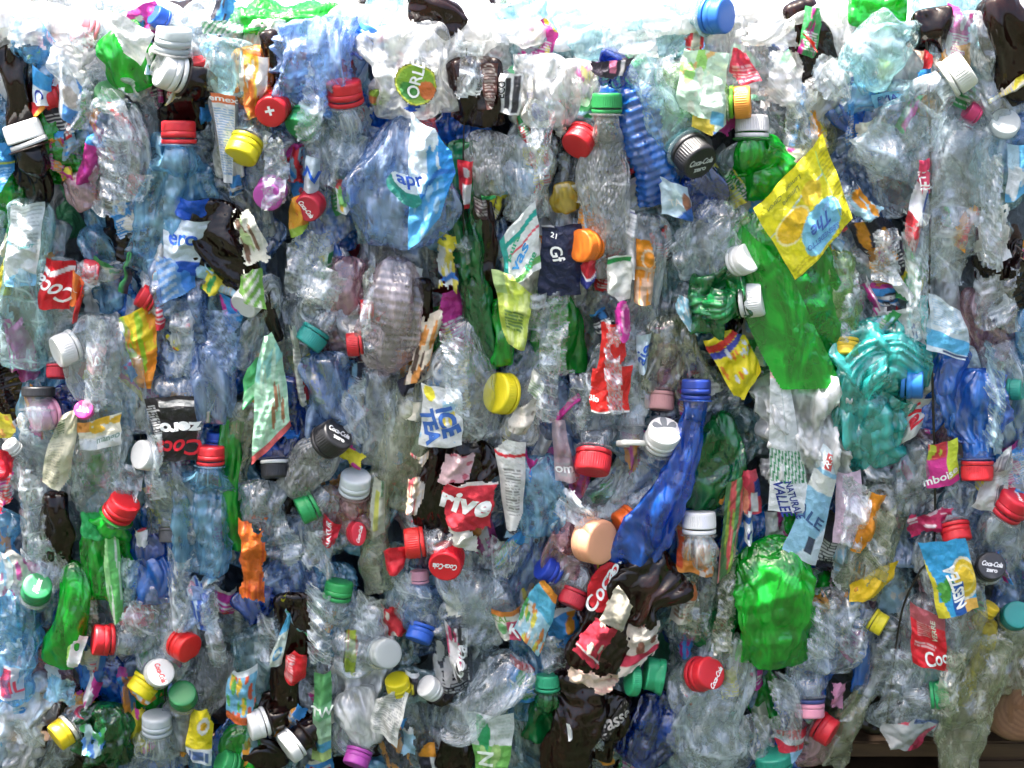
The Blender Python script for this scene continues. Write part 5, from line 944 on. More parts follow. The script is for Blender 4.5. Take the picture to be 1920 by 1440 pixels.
scrap('red label with white swirl and crimson print, lower right', L([(1705, 1125), (1770, 1160), (1778, 1262), (1712, 1240)], (.74, .015, .03), [('l', .15, .05, .5, .5, (.85, .45, .45), 12), ('l', .1, .6, .7, .7, (.85, .5, .5), 2), ('r', 0, 0, 1, .25, (.45, .10, .12))], [('Coca', .74, .80, .22, .9, 25, 'white', .35), ('VERRE', .62, .32, .09, 1, 95, (.6, .65, .5))], w=60, bulge=9, amp=3))
bottle('clear bottle under the red swirl label', None, 0, None, 'clear', [(1735, 1110, 0), (1745, 1190, 24), (1740, 1270, 14), (1700, 1310, 2)], 48, 26)
loose_cap('yellow cap edge between clear bottles at lower right', (1647, 1168, 22, 330, .3), 34, (.82, .70, .02), squash=.8, kind='smooth')
bottle('amber yellow cap at the corner of the lemon tea label', (1855, 1142, 17, 60, .4), 34, (.80, .56, .02), 'yellow', [(1850, 1190, 16), (1825, 1260, 12), (1790, 1320, 4)], 20, 10, kind='smooth')
bottle('long grey clear bottle flap hanging at the lower right corner', None, 0, None, 'olive', [(1850, 1180, 18), (1835, 1280, 34), (1800, 1380, 40), (1795, 1480, 24)], 46, 20, fold=.5, amp=.12)
bottle('green rimmed bottle neck pointing right at lower right', (1762, 1303, 27, 8, .2), 40, (.02, .36, .12), 'clear', [(1720, 1310, 20), (1690, 1330, 8), (1660, 1370, 0)], 48, 26)
bottle('navy and pink cap pointing down near the lower right', (1518, 1328, 29, 270, .06), 44, (.80, .32, .44), 'clear', [(1515, 1270, 14), (1500, 1200, 6)], 42, 24, ring=(.03, .05, .20), kind='smooth')
bottle('big red cap under pink film below the navy and pink cap', (1548, 1368, 29, -30, .4), 30, (.70, .015, .03), 'pink', [(1520, 1390, 10), (1480, 1400, 0)], 38, 22, kind='smooth')
scrap('red and white wrapper with a blue corner at the bottom right', L([(1455, 1365), (1515, 1360), (1500, 1425), (1450, 1410)], (.68, .03, .06), [('r', 0, .3, 1, .5, (.80, .78, .8)), ('r', .5, .7, 1, 1, (.3, .55, .72))], w=36))
bottle('dark teal wide cap at the bottom edge right of centre', (1450, 1424, 36, 100, .25), 44, (.01, .26, .18), 'grey', [(1440, 1460, 10), (1430, 1520, 0)], 44, 24, kind='flat')
bottle('olive yellow twisted clear strip hanging at the bottom right', None, 0, None, 'olive', [(1628, 1285, 14), (1600, 1340, 24), (1570, 1400, 18), (1550, 1430, 6)], 26, 12, amp=.3, fold=.5)
scrap('white film with a red and blue hem under the green rimmed neck', L([(1660, 1340), (1765, 1350), (1720, 1405), (1650, 1395)], (.70, .74, .74), [('r', 0, 0, .4, .15, (.75, .03, .1)), ('t', 1, .4, 1.05, (.70, .03, .12)), ('r', .5, 0, 1, .1, (.03, .1, .4))], w=36, mat=LABSEE, amp=6))
bottle('blue strip of bottle wall at the lower right', None, 0, None, 'blue', [(1610, 1140, 6), (1615, 1230, 18), (1610, 1300, 4)], 18, 10)
bottle('clear crinkled bottle with red threads left of the yellow cap edge', None, 0, None, 'clear', [(1560, 1100, 14), (1560, 1170, 26), (1540, 1260, 18)], 52, 26, amp=.26)
bottle('grey brown bottle at the lower right over the dark strap', None, 0, None, 'grey', [(1660, 1150, 0), (1660, 1230, 14), (1640, 1300, 4)], 44, 22)
scrap('blue grey and white striped scrap under the crimson strip', L([(1560, 1275), (1590, 1265), (1580, 1330), (1548, 1330)], (.6, .25, .4), w=24, torn=.3))
# ---------------------------------------------------------------- bottles between and behind the ones above
LAND = [('blue cap on the top edge', 1345, 30), ('white capped brown bottle', 318, 135), ('bright red cap of the light blue bottle', 335, 248), ('ribbed white cap', 45, 250),
 ('folded green bottle', 235, 90), ('slim tube bottle', 424, 240), ('red cap with the cross', 510, 205), ('big crumpled blue bottle', 590, 100), ('shiny red cap', 646, 172), ('oval fruit label', 790, 155),
 ('dark brown bottle with the printed frame', 905, 165), ('tall droplet bottle', 1138, 330), ('black ribbed cap', 1302, 294), ('pale green fruit label', 1315, 165), ('orange cap', 1390, 192),
 ('square aqua container', 1640, 95), ('leaning white cap', 1797, 138), ('brown corner bottle', 1885, 60), ('folded red and blue label', 1715, 400), ('blue sky label', 800, 340), ('magenta cap', 506, 363),
 ('orange fruit label', 560, 410), ('red script label', 108, 530), ('blue zero label', 345, 450), ('brown bottle loop', 430, 440), ('lemon tea label', 1505, 390), ('bright green scratched bottle', 1490, 570),
 ('navy label', 1052, 490), ('round orange cap', 1098, 460), ('orange soda label', 1213, 500), ('dark green bottle with white cap', 1350, 562), ('teal crumpled bottle', 1635, 740), ('red capped blue bottle', 1820, 800),
 ('pink cap', 82, 778), ('mint label', 505, 740), ('teal side cap', 585, 634), ('pink ringed bottle', 738, 590), ('ice tea label', 828, 780), ('yellow centre cap', 940, 738), ('lime label', 960, 580),
 ('red paper label', 1142, 720), ('flower cap', 1243, 818), ('dark blue cap', 1305, 728), ('yellow crisp wrapper', 1372, 680), ('flat dark green bottle', 1335, 860), ('striped clear container', 1505, 800), ('milk label', 1510, 960),
 ('pale pink label', 1590, 950), ('magenta berry label', 1768, 870), ('cream fine print label', 110, 850), ('mango label', 188, 800), ('black upside down label', 330, 800), ('round white cap', 275, 854), ('misted black capped bottle', 590, 860),
 ('red tilted cap', 229, 951), ('green written cap', 69, 1105), ('pointed green bottle', 125, 1170), ('dimpled red cap', 347, 1212), ('white script cap', 299, 1262), ('round green cap', 343, 1305), ('lower yellow cap', 117, 1375),
 ('orange accordion wrapper', 475, 1045), ('big red torn label', 880, 945), ('round red script cap', 837, 1053), ('tiny print label', 955, 900), ('salmon cap', 1112, 1013), ('white cap of the orange bottle', 1311, 978), ('black brown base', 1215, 1110),
 ('torn script label', 1110, 1200), ('green crushed cap', 1225, 1270), ('dented red cap', 1322, 1265), ('vivid green base', 1450, 1120), ('milky cap', 722, 1225), ('tall green lettered label', 603, 1340), ('green arrow label', 920, 1390),
 ('white small print label', 735, 1345), ('tropical drink label', 1005, 1150), ('lemon ice tea box label', 1780, 1075), ('black script cap', 1857, 1063), ('teal round cap', 1905, 1155), ('red swirl label', 1742, 1195), ('green rimmed neck', 1762, 1303),
 ('navy and pink cap', 1518, 1328), ('long brown bottle', 1075, 1360), ('fruit printed label', 452, 1300), ('yellow flower label', 375, 1375)]
used = set()
TINTN = {'clear': 'clear', 'grey': 'greyish clear', 'frost': 'milky white', 'ice': 'pale aqua', 'sky': 'light blue', 'steel': 'bluish', 'olive': 'olive tinted', 'pink': 'pinkish', 'brown': 'brown', 'blue': 'blue',
         'green': 'green', 'drops': 'misted', 'navy': 'deep blue', 'teal': 'teal', 'lime': 'pale lime', 'dkgreen': 'dark green', 'orange': 'orange', 'yellow': 'yellow'}
def rel(x, y, lx, ly):
    dx, dy = x - lx, y - ly
    if abs(dx) < 30 and abs(dy) < 40: return 'behind'
    if abs(dy) > abs(dx): return 'above' if dy < 0 else 'below'
    return 'left of' if dx < 0 else 'right of'
def where(x, y, tint, noun):
    near = sorted(LAND, key=lambda l: math.hypot(x - l[1], y - l[2]))
    for i in range(6):
        for j in range(i + 1, 7):
            a, b = near[i], near[j]
            s = '%s %s %s the %s, %s the %s' % (TINTN[tint], noun, rel(x, y, a[1], a[2]), a[0], rel(x, y, b[1], b[2]), b[0])
            if len(s.replace(',', '').split()) > 16:
                s = '%s %s %s the %s' % (TINTN[tint], noun, rel(x, y, a[1], a[2]), a[0])
            if len(s.split()) <= 16 and s not in used:
                used.add(s); return s
    s = '%s %s near the %s' % (TINTN[tint], noun, near[0][0])
    used.add(s); return s

fr = random.Random(11); FILL = []
def inside(x, y):
    ymax = 1600
    if x > 1480: ymax = min(1430, 1400 - (x - 1480) * .34)
    if x < 190: ymax = 1420
    return y < ymax - (0 if x > 190 else -30)
RAGS = [(.70, .03, .04), (.8, .82, .82), (.05, .3, .7), (.8, .7, .05), (.85, .35, .03), (.05, .35, .1), (.4, .65, .8), (.03, .03, .05), (.6, .04, .3), (.75, .72, .6)]
def filler(x, y, w, big=1.0, back=False):
    tint = fr.choices(['clear', 'grey', 'steel', 'sky', 'frost', 'ice', 'olive', 'pink', 'brown', 'blue', 'green', 'drops'], [30, 6, 14, 16, 14, 14, 3, 3, 5, 5, 5, 2])[0]
    if x > 1500 and y > 1000 and tint in ('sky', 'frost'): tint = 'olive'
    if y < 170 and tint not in ('brown',): tint = fr.choice(['frost', 'clear', 'frost', 'ice', 'frost'])  # upper rows mostly milky: the sunlit, blown-out edge is put into the colour
    L_ = fr.uniform(120, 230) * big; a = R(fr.gauss(90, 20)); b = fr.uniform(-25, 25)
    dx, dy = math.cos(a) * L_ / 2, math.sin(a) * L_ / 2
    hw = fr.uniform(30, 52) * big
    pts = [(x - dx, y - dy, w - 8), (x + b, y, w + fr.uniform(2, 12)), (x + dx, y + dy, w - 8)]
    if pts[2][1] > 1520: pts[2] = (pts[2][0], 1520, w)
    if pts[1][1] > 1470: pts[1] = (pts[1][0], 1470, w)
    labels = []
    for _k in range(fr.choice([0, 1, 1, 2])):
        c = fr.choice(RAGS); c2 = fr.choice(RAGS); ww = hw * fr.uniform(.35, .8); hh = fr.uniform(20, 60); ox = fr.uniform(-15, 15); oy = fr.uniform(-50, 50); t = fr.uniform(-.4, .4)
        q = [(x + ox + sx * ww - sy * hh * t, y + oy + sy * hh + sx * ww * t + fr.uniform(-8, 8)) for sx, sy in ((-1, -1), (1, -1), (1, 1), (-1, 1))]
        ops = [('n', 0, 0, 1, 1, c2, fr.randrange(99), 6, .14)]
        if fr.random() < .5: ops.append(('l', .1, .5, .9, .9, (.5, .5, .5) if sum(c) > 1.2 else (.8, .8, .8), 7))
        if fr.random() < .4: ops.append(('r', 0, 0, 1, .2, fr.choice(RAGS)))
        labels.append(L(q, c, ops, w=w + 26, amp=6, bulge=18, torn=fr.choice([0, .2, .4]), mat=fr.choice([None, None, LABSEE])))
    FILL.append(bottle(where(x, y, tint, 'crushed bottle'), None, 0, None, tint, pts, hw, fr.uniform(13, 22), labels=labels, amp=fr.uniform(.18, .32), cell=fr.uniform(16, 30), fold=fr.uniform(.2, .6),
           ribs=fr.choice([0, 0, 0, 8, 14]), ribamp=1.6, twist=fr.uniform(-50, 50), group='crushed bottles packed between the marked ones'))
yy = 95
row = 0
while yy < 1530:
    xx = -40 + (row % 2) * 48
    while xx < 1990:
        x, y = xx + fr.uniform(-26, 26), yy + fr.uniform(-40, 40)
        if inside(x, y + 50): filler(x, y, fr.uniform(-42, -12))
        xx += 96
    yy += 128; row += 1
# small torn scraps of wrapper caught between the bottles
CN = ['red', 'white', 'blue', 'yellow', 'orange', 'green', 'pale blue', 'black', 'magenta', 'cream']
for k in range(85):
    x, y = fr.uniform(10, 1910), fr.uniform(110, 1400)
    if not inside(x, y + 30): continue
    ci = fr.choice([0, 1, 1, 2, 2, 3, 4, 5, 5, 6, 6, 7, 8, 9]); a = R(fr.gauss(0, 30)); ww, hh = fr.uniform(9, 24), fr.uniform(18, 52); ca, sa = math.cos(a), math.sin(a)
    q = [(x + sx * ww * fr.uniform(.5, 1.2) * ca - sy * hh * sa, y + sx * ww * sa + sy * hh * fr.uniform(.6, 1.2) * ca, fr.uniform(14, 34)) for sx, sy in ((-1, -1), (1, -1), (1, 1), (-1, 1))]
    ops = [('n', 0, 0, 1, 1, fr.choice(RAGS), fr.randrange(99), 5, .16)] + ([('l', .1, .3, .9, .9, (.5, .5, .5), 9)] if fr.random() < .4 else [])
    TINTN['_' + CN[ci]] = CN[ci]
    scrap(where(x, y, '_' + CN[ci], 'torn scrap'), L(q, RAGS[ci], ops, amp=fr.uniform(5, 9), bulge=fr.uniform(5, 20), torn=fr.choice([0, .25, .45]), mat=fr.choice([None, None, LABSEE, PAPER])), 'wrapper_scrap', 'wrapper scrap', 'small torn scraps of wrapper')
# clear folded films lying over the front of the bale
for (x, y, w_, h_, rot, m, fz) in [a_ + (36,) if len(a_) == 6 else a_ for a_ in [
    (210, 185, 70, 60, 10, 'clear', 56), (262, 345, 60, 70, 15, 'clear', 40), (262, 1155, 80, 70, 10, 'clear', 50), (605, 535, 90, 80, 30, 'clear', 46), (158, 62, 60, 50, 0, 'clear', 44), (1565, 145, 90, 90, 20, 'clear', 44), (170, 515, 60, 60, 0, 'clear', 44),
    (590, 190, 60, 200, 8, 'clear', 62), (690, 560, 30, 160, 0, 'clear', 74), (880, 130, 60, 120, 4, 'clear', 70), (1600, 960, 60, 160, 8, 'clear', 74), (1090, 960, 120, 60, 30, 'clear', 70),
    (1150, 700, 40, 200, 0, 'clear', 66), (1030, 700, 50, 200, 4, 'clear', 62), (850, 700, 60, 150, -4, 'clear', 96), (180, 680, 50, 200, 0, 'clear', 76), (400, 1180, 40, 160, -10, 'clear', 60), (600, 1180, 60, 180, 0, 'clear', 56), (1360, 1120, 50, 220, 4, 'olive', 50), (1470, 1330, 70, 160, 0, 'grey', 56),
    (1780, 1270, 60, 160, 8, 'olive', 62), (1650, 1010, 60, 200, 10, 'olive', 60), (1540, 1180, 60, 130, 0, 'clear', 60), (340, 1100, 50, 160, 0, 'clear', 50), (290, 870, 50, 130, 0, 'clear', 62), (1720, 520, 60, 260, 0, 'clear', 60), (1860, 400, 50, 260, 0, 'clear', 60), (1010, 250, 60, 160, 0, 'clear', 58), (520, 320, 60, 150, 0, 'clear', 56),(215, 300, 70, 200, 5, 'clear'), (640, 290, 60, 150, 20, 'clear'), (590, 470, 80, 90, 0, 'clear'), (1470, 150, 90, 150, 10, 'frost'), (1650, 280, 90, 120, -30, 'clear'),
    (1500, 230, 70, 120, 0, 'clear'), (1780, 480, 90, 110, 10, 'clear'), (1860, 440, 90, 120, -10, 'frost'), (1870, 560, 90, 130, 0, 'grey'), (1590, 580, 50, 200, 3, 'clear'), (1040, 620, 70, 170, 0, 'clear'), (1010, 590, 60, 100, 0, 'grey'),
    (560, 500, 60, 120, 0, 'clear'), (420, 640, 70, 130, 0, 'steel'), (340, 640, 60, 140, 0, 'clear'), (660, 770, 60, 140, 0, 'clear'), (1090, 740, 60, 120, 0, 'clear'), (60, 960, 60, 180, 0, 'clear'), (240, 900, 70, 90, 0, 'clear'),
    (310, 920, 60, 80, 20, 'grey'), (545, 1020, 60, 110, 0, 'clear'), (600, 1030, 70, 90, 0, 'clear'), (780, 1110, 70, 100, -20, 'clear'), (500, 1190, 50, 100, 0, 'clear'), (940, 1040, 90, 80, 20, 'clear'), (1040, 1220, 60, 80, 0, 'grey'),
    (1290, 1130, 50, 120, 0, 'olive'), (1420, 1380, 80, 90, 0, 'grey'), (1600, 1190, 70, 90, 10, 'clear'), (1480, 1290, 60, 80, 0, 'clear'), (1700, 1250, 70, 70, 0, 'clear'), (120, 1290, 70, 60, 10, 'sky'), (60, 1370, 80, 60, 0, 'clear'),
    (380, 1130, 60, 90, 0, 'steel'), (240, 1090, 60, 100, 0, 'ice'), (20, 1180, 60, 110, 0, 'ice'), (1570, 370, 60, 60, 0, 'clear'), (1660, 480, 70, 110, 0, 'clear'), (860, 470, 60, 60, 0, 'clear'), (1250, 150, 80, 110, 10, 'clear'),
    (150, 210, 60, 90, 0, 'clear'), (1350, 440, 60, 80, 0, 'clear'), (980, 130, 50, 80, 0, 'frost'), (700, 1150, 70, 80, 10, 'clear'), (1900, 880, 50, 80, 0, 'clear'), (1110, 1380, 60, 70, 0, 'clear'), (1640, 870, 60, 80, 0, 'grey'),
    (1460, 660, 40, 60, 0, 'clear'), (760, 60, 90, 60, 0, 'frost'), (130, 120, 80, 90, 0, 'frost'), (50, 60, 80, 70, 0, 'frost'), (950, 60, 70, 50, 0, 'frost'), (1180, 80, 110, 60, 0, 'frost'), (1450, 60, 110, 60, 0, 'frost')]]:
    c_, s_ = math.cos(R(rot)), math.sin(R(rot)); q = []
    for sx, sy in ((-1, -1), (1, -1), (1, 1), (-1, 1)):
        a_, b_ = sx * w_ / 2 * fr.uniform(.75, 1.1), sy * h_ / 2 * fr.uniform(.85, 1.1)
        q.append((x + a_ * c_ - b_ * s_, y + a_ * s_ + b_ * c_, fz + fr.uniform(-8, 8)))
    film(where(x, y, m, 'folded film'), q, m, amp=fr.uniform(5, 9), cell=fr.uniform(16, 30), wave=fr.uniform(0, 5))

# ---------------------------------------------------------------- top of the bale
def on_top(x, y, h):      # metres -> point
    return np.array([x, y, ZTOP - .012 + h])
def where_top(px, tint, depth):
    near = sorted([l for l in LAND if l[2] < 300], key=lambda l: abs(px - l[1]))
    for l in near[:8]:
        for d in (['front', 'middle'][depth > 1], 'back'):
            s = '%s bottle lying on the bale top, %s row, over the %s' % (TINTN[tint], d, l[0])
            if s not in used and len(s.replace(',', '').split()) <= 16: used.add(s); return s
    s = '%s bottle on the bale top' % TINTN[tint]
    return s
for j in range(4):
    for i in range(13):
        x = -.56 + i * .092 + fr.uniform(-.02, .02) + (j % 2) * .04; y = .035 + j * .095 + fr.uniform(-.02, .02)
        tint = fr.choices(['frost', 'clear', 'ice', 'grey', 'brown', 'green', 'steel'], [84, 5, 0, 4, 5, 2, 0])[0]  # mostly milky white, so the plastic's colour imitates the overexposed top
        a = fr.uniform(0, 3.14); l = fr.uniform(.05, .085); h = fr.uniform(0, .030)
        c0 = on_top(x, y, h); d = np.array([math.cos(a), math.sin(a) * .6, 0]) * l
        o = empty('plastic_bottle', c0, where_top(960 + x * 1950, tint, j), 'bottle', 'bottles lying on top of the bale', at=c0)
        t = Tube([c0 - d, c0 + np.array([0, 0, .006]), c0 + d], fr.uniform(34, 54), fr.uniform(20, 28), sd(), closed=True, amp=fr.uniform(.2, .32), cell=fr.uniform(18, 30), fold=.4)
        # its flat side lies on the bale: turn the section upright
        t.O = np.array([nrm(np.array([0, 0, 1.0]) - T_ * T_[2]) for T_ in t.T]); t.Sd = np.cross(t.T, t.O)
        tube_part('body', o, c0, t, tint, res=5); FILL.append(o)

# ---------------------------------------------------------------- core, wire, pallet, ground
def core():
    x0, x1, y0, y1, z0, z1 = -.60, .60, .045, .62, .070, ZTOP - .03
    bm = bmesh.new(); bmesh.ops.create_cube(bm, size=1)
    for v in bm.verts: v.co = Vector((x0 + (v.co.x + .5) * (x1 - x0), y0 + (v.co.y + .5) * (y1 - y0), z0 + (v.co.z + .5) * (z1 - z0)))
    bmesh.ops.subdivide_edges(bm, edges=bm.edges[:], cuts=70, use_grid_fill=True)
    V = np.array([v.co[:] for v in bm.verts]); g = np.random.default_rng(4)
    bm.normal_update(); N = np.array([v.normal[:] for v in bm.verts])
    lo, hi = V.min(0), V.max(0)
    f1, f2, r = cells(V, g, .030, lo, hi, 900)
    V2 = V - N * (f1 * .75)[:, None] + N * (wob(V, g, .09) * .008)[:, None] + N * ((r - .5) * .008)[:, None]
    for v, c in zip(bm.verts, V2): v.co = Vector(c)
    me = bpy.data.meshes.new('compacted_plastic'); bm.to_mesh(me); bm.free()
    m, nt = newmat('compacted plastic')
    tc = nd(nt, 'ShaderNodeTexCoord'); mp = nd(nt, 'ShaderNodeMapping'); mp.inputs['Scale'].default_value = (1, 1, .5); lk(nt, tc.outputs['Object'], mp.inputs[0])
    wn = nd(nt, 'ShaderNodeTexNoise', Scale=22.0, Detail=3.0); lk(nt, mp.outputs[0], wn.inputs['Vector'])
    wv = nd(nt, 'ShaderNodeVectorMath', operation='MULTIPLY_ADD'); lk(nt, wn.outputs['Color'], wv.inputs[0]); wv.inputs[1].default_value = (.05, .05, .05); lk(nt, mp.outputs[0], wv.inputs[2])
    vo = nd(nt, 'ShaderNodeTexVoronoi', feature='F1', Scale=26.0); lk(nt, wv.outputs[0], vo.inputs['Vector'])
    sp = nd(nt, 'ShaderNodeSeparateColor'); lk(nt, vo.outputs['Color'], sp.inputs[0])
    cr = nd(nt, 'ShaderNodeValToRGB'); cr.color_ramp.interpolation = 'CONSTANT'; e = cr.color_ramp.elements
    pal = [(0, (0.14, 0.15, 0.17)), (.22, (.03, .045, .07)), (.38, (0.25, 0.27, 0.29)), (.52, (.03, .10, .28)), (.60, (.03, .03, .035)), (.70, (0.15, 0.20, 0.22)), (.80, (.04, .22, .10)), (.85, (.45, .04, .05)), (.90, (.10, .05, .03)), (.95, (0.34, 0.36, 0.37))]  # dull plastic colours, darkened to paint deeper shade between the bottles
    e[0].position = 0; e[0].color = c4(pal[0][1]); e[1].position = pal[1][0]; e[1].color = c4(pal[1][1])
    for p_, c_ in pal[2:]:
        k = e.new(p_); k.color = c4(c_)
    lk(nt, sp.outputs[0], cr.inputs[0])
    b = nd(nt, 'ShaderNodeBsdfPrincipled', Roughness=.3); lk(nt, cr.outputs[0], b.inputs['Base Color'])
    n2 = nd(nt, 'ShaderNodeTexNoise', Scale=60.0, Detail=6.0, Distortion=1.5); lk(nt, mp.outputs[0], n2.inputs['Vector'])
    bp = nd(nt, 'ShaderNodeBump', Strength=.8, Distance=.008); lk(nt, n2.outputs['Fac'], bp.inputs['Height']); lk(nt, bp.outputs[0], b.inputs['Normal'])
    o = nd(nt, 'ShaderNodeOutputMaterial'); lk(nt, b.outputs[0], o.inputs[0])
    ob = link_mesh('compacted_plastic', me, m)
    finish(ob, 'dull compacted plastic deep inside the bale behind the bottles', 'plastic', None, 'stuff')
core()

def wire(pts, label, r=1.6):
    Cc, L_ = catmull([P(*p) for p in pts], 60)
    a = np.linspace(0, 6.283, 8, endpoint=False); T = np.gradient(Cc, axis=0); T /= np.linalg.norm(T, axis=1)[:, None]
    A = np.cross(T, np.array([0, 1., 0])); A /= np.linalg.norm(A, axis=1)[:, None]; Bn = np.cross(T, A)
    V = Cc[None] + (np.cos(a)[:, None, None] * A[None] + np.sin(a)[:, None, None] * Bn[None]) * r * PX
    c0 = Cc.mean(0); me = grid_mesh('wire', (V - c0).reshape(-1, 3), 8, 60, True)
    m, nt = newmat('steel wire'); b = nd(nt, 'ShaderNodeBsdfPrincipled', Roughness=.35, Metallic=1.0); b.inputs['Base Color'].default_value = (.06, .055, .05, 1)
    o = nd(nt, 'ShaderNodeOutputMaterial'); lk(nt, b.outputs[0], o.inputs[0])
    ob = link_mesh('baling_wire', me, m); ob.location = Vector(c0); finish(ob, label, 'wire', 'wires holding the bale')
wire([(1736, 60, 20), (1745, 300, 40), (1742, 560, 46), (1748, 700, 44), (1752, 1010, 40), (1725, 1070, 40), (1688, 1160, 38), (1660, 1380, 10)], 'dark baling wire running down right of the teal bottle', 2.2)
wire([(875, 90, 20), (868, 330, 34), (872, 560, 36), (868, 820, 10), (862, 1200, 4), (870, 1440, 0)], 'thin baling wire half buried beside the blue sky label', 1.3)
wire([(310, 60, 0), (288, 420, 4), (262, 760, 8), (285, 1000, 6), (320, 1440, 0)], 'thin baling wire running down the left third of the bale', 1.3)

def woodmat():
    m, nt = newmat('weathered wood')
    tc = nd(nt, 'ShaderNodeTexCoord'); mp = nd(nt, 'ShaderNodeMapping'); mp.inputs['Scale'].default_value = (3, 30, 30); lk(nt, tc.outputs['Object'], mp.inputs[0])
    n = nd(nt, 'ShaderNodeTexNoise', Scale=1.6, Detail=8.0, Roughness=.7, Distortion=.3); lk(nt, mp.outputs[0], n.inputs['Vector'])
    cr = nd(nt, 'ShaderNodeValToRGB'); e = cr.color_ramp.elements; e[0].position = .3; e[0].color = (.025, .012, .006, 1); e[1].position = .7; e[1].color = (.10, .052, .024, 1)
    lk(nt, n.outputs['Fac'], cr.inputs[0]); b = nd(nt, 'ShaderNodeBsdfPrincipled', Roughness=.75); lk(nt, cr.outputs[0], b.inputs['Base Color'])
    bp = nd(nt, 'ShaderNodeBump', Strength=.5, Distance=.002); lk(nt, n.outputs['Fac'], bp.inputs['Height']); lk(nt, bp.outputs[0], b.inputs['Normal'])
    o = nd(nt, 'ShaderNodeOutputMaterial'); lk(nt, b.outputs[0], o.inputs[0]); return m
WOOD = woodmat()
def board(name, x0, x1, y0, y1, z0, z1, parent, bev=.002, cuts=0):
    bm = bmesh.new(); bmesh.ops.create_cube(bm, size=1)
    cx, cy, cz = (x0 + x1) / 2, (y0 + y1) / 2, (z0 + z1) / 2
    for v in bm.verts: v.co = Vector((v.co.x * (x1 - x0), v.co.y * (y1 - y0), v.co.z * (z1 - z0)))
    bmesh.ops.bevel(bm, geom=bm.edges[:], offset=bev, segments=2, affect='EDGES')
    me = bpy.data.meshes.new(name); bm.to_mesh(me); bm.free()
    o = link_mesh(name, me, WOOD, parent); o.location = (cx, cy, cz); return o
pal = empty('wooden_pallet', (0, 0, 0), 'brown wooden pallet under the bale, seen at both lower corners', 'pallet')
for k in range(5): board('deck_board', -.66, .66, .03 + k * .14, .14 + k * .14, .086, .104, pal)
for yb in (.0, .29, .58):
    for xb in (-.58, 0, .53): board('block', xb - .07, xb + .07, yb + .03, yb + .14, .026, .0855, pal, .004)
    board('bottom_board', -.66, .66, yb + .03, yb + .14, .008, .0295, pal)

# wooden log end at the lower right corner, grain rings on its cut face
def log_end():
    c0 = P(1925, 1325, 30)
    g = np.random.default_rng(8)
    ax = nrm(np.array([-.25, -1.0, .18])); M = frame(ax)
    seg, rr = 72, 92 * PX
    prof = [(0, 0), (.25, 0), (.5, 0), (.75, 0), (.93, 0), (1, -.04), (1.0, -.4), (1.01, -1.2), (1.0, -2.5)]
    a = np.linspace(0, 6.283, seg, endpoint=False)
    wv = 1 + .07 * np.sin(a * 2 + 1) + .04 * np.sin(a * 3) + .03 * np.sin(a * 7 + 2)
    V = np.array([[(r * wv[i] * math.cos(a[i]) * rr * 1.15, r * wv[i] * math.sin(a[i]) * rr * .8, z * rr) for (r, z) in prof] for i in range(seg)])
    me = grid_mesh('log', V.reshape(-1, 3), seg, len(prof), True)
    m, nt = newmat('sawn end wood')
    tc = nd(nt, 'ShaderNodeTexCoord'); mp = nd(nt, 'ShaderNodeMapping'); mp.inputs['Scale'].default_value = (1, 1, .2); lk(nt, tc.outputs['Object'], mp.inputs[0])
    n = nd(nt, 'ShaderNodeTexNoise', Scale=40.0, Detail=6.0, Roughness=.6); lk(nt, mp.outputs[0], n.inputs['Vector'])
    wv_ = nd(nt, 'ShaderNodeTexWave', wave_type='RINGS', rings_direction='Z', Scale=60.0, Distortion=2.5, Detail=3.0); wv_.inputs['Detail Scale'].default_value = 1.2; lk(nt, mp.outputs[0], wv_.inputs['Vector'])
    cr = nd(nt, 'ShaderNodeValToRGB'); e = cr.color_ramp.elements; e[0].position = .15; e[0].color = (.10, .045, .02, 1); e[1].position = .8; e[1].color = (.14, .075, .035, 1)
    lk(nt, mathn(nt, 'MULTIPLY_ADD', wv_.outputs['Fac'], .45, mathn(nt, 'MULTIPLY', n.outputs['Fac'], .6)), cr.inputs[0])
    b = nd(nt, 'ShaderNodeBsdfPrincipled', Roughness=.7); lk(nt, cr.outputs[0], b.inputs['Base Color'])
    bp = nd(nt, 'ShaderNodeBump', Strength=.5, Distance=.002); lk(nt, n.outputs['Fac'], bp.inputs['Height']); lk(nt, bp.outputs[0], b.inputs['Normal'])
    o = nd(nt, 'ShaderNodeOutputMaterial'); lk(nt, b.outputs[0], o.inputs[0])
    ob = link_mesh('wooden_log', me, m); Mt = M.to_4x4(); Mt.translation = Vector(c0); ob.matrix_world = Mt
    finish(ob, 'brown sawn log end with a burnt stamp at the lower right corner', 'log')
    # burnt stamp: a half ring and an H
    V, Fc = text_mesh('(H', 0, 0, 1.0)
    P3 = np.stack([V[:, 0] * rr * .75 - rr * .25, V[:, 1] * rr * .72 - rr * .05, np.full(len(V), .0006)], 1)
    m2 = bpy.data.meshes.new('burnt_stamp'); m2.from_pydata(P3.tolist(), [], Fc); link_mesh('burnt_stamp', m2, ink((.11, .05, .02)), ob)
log_end()

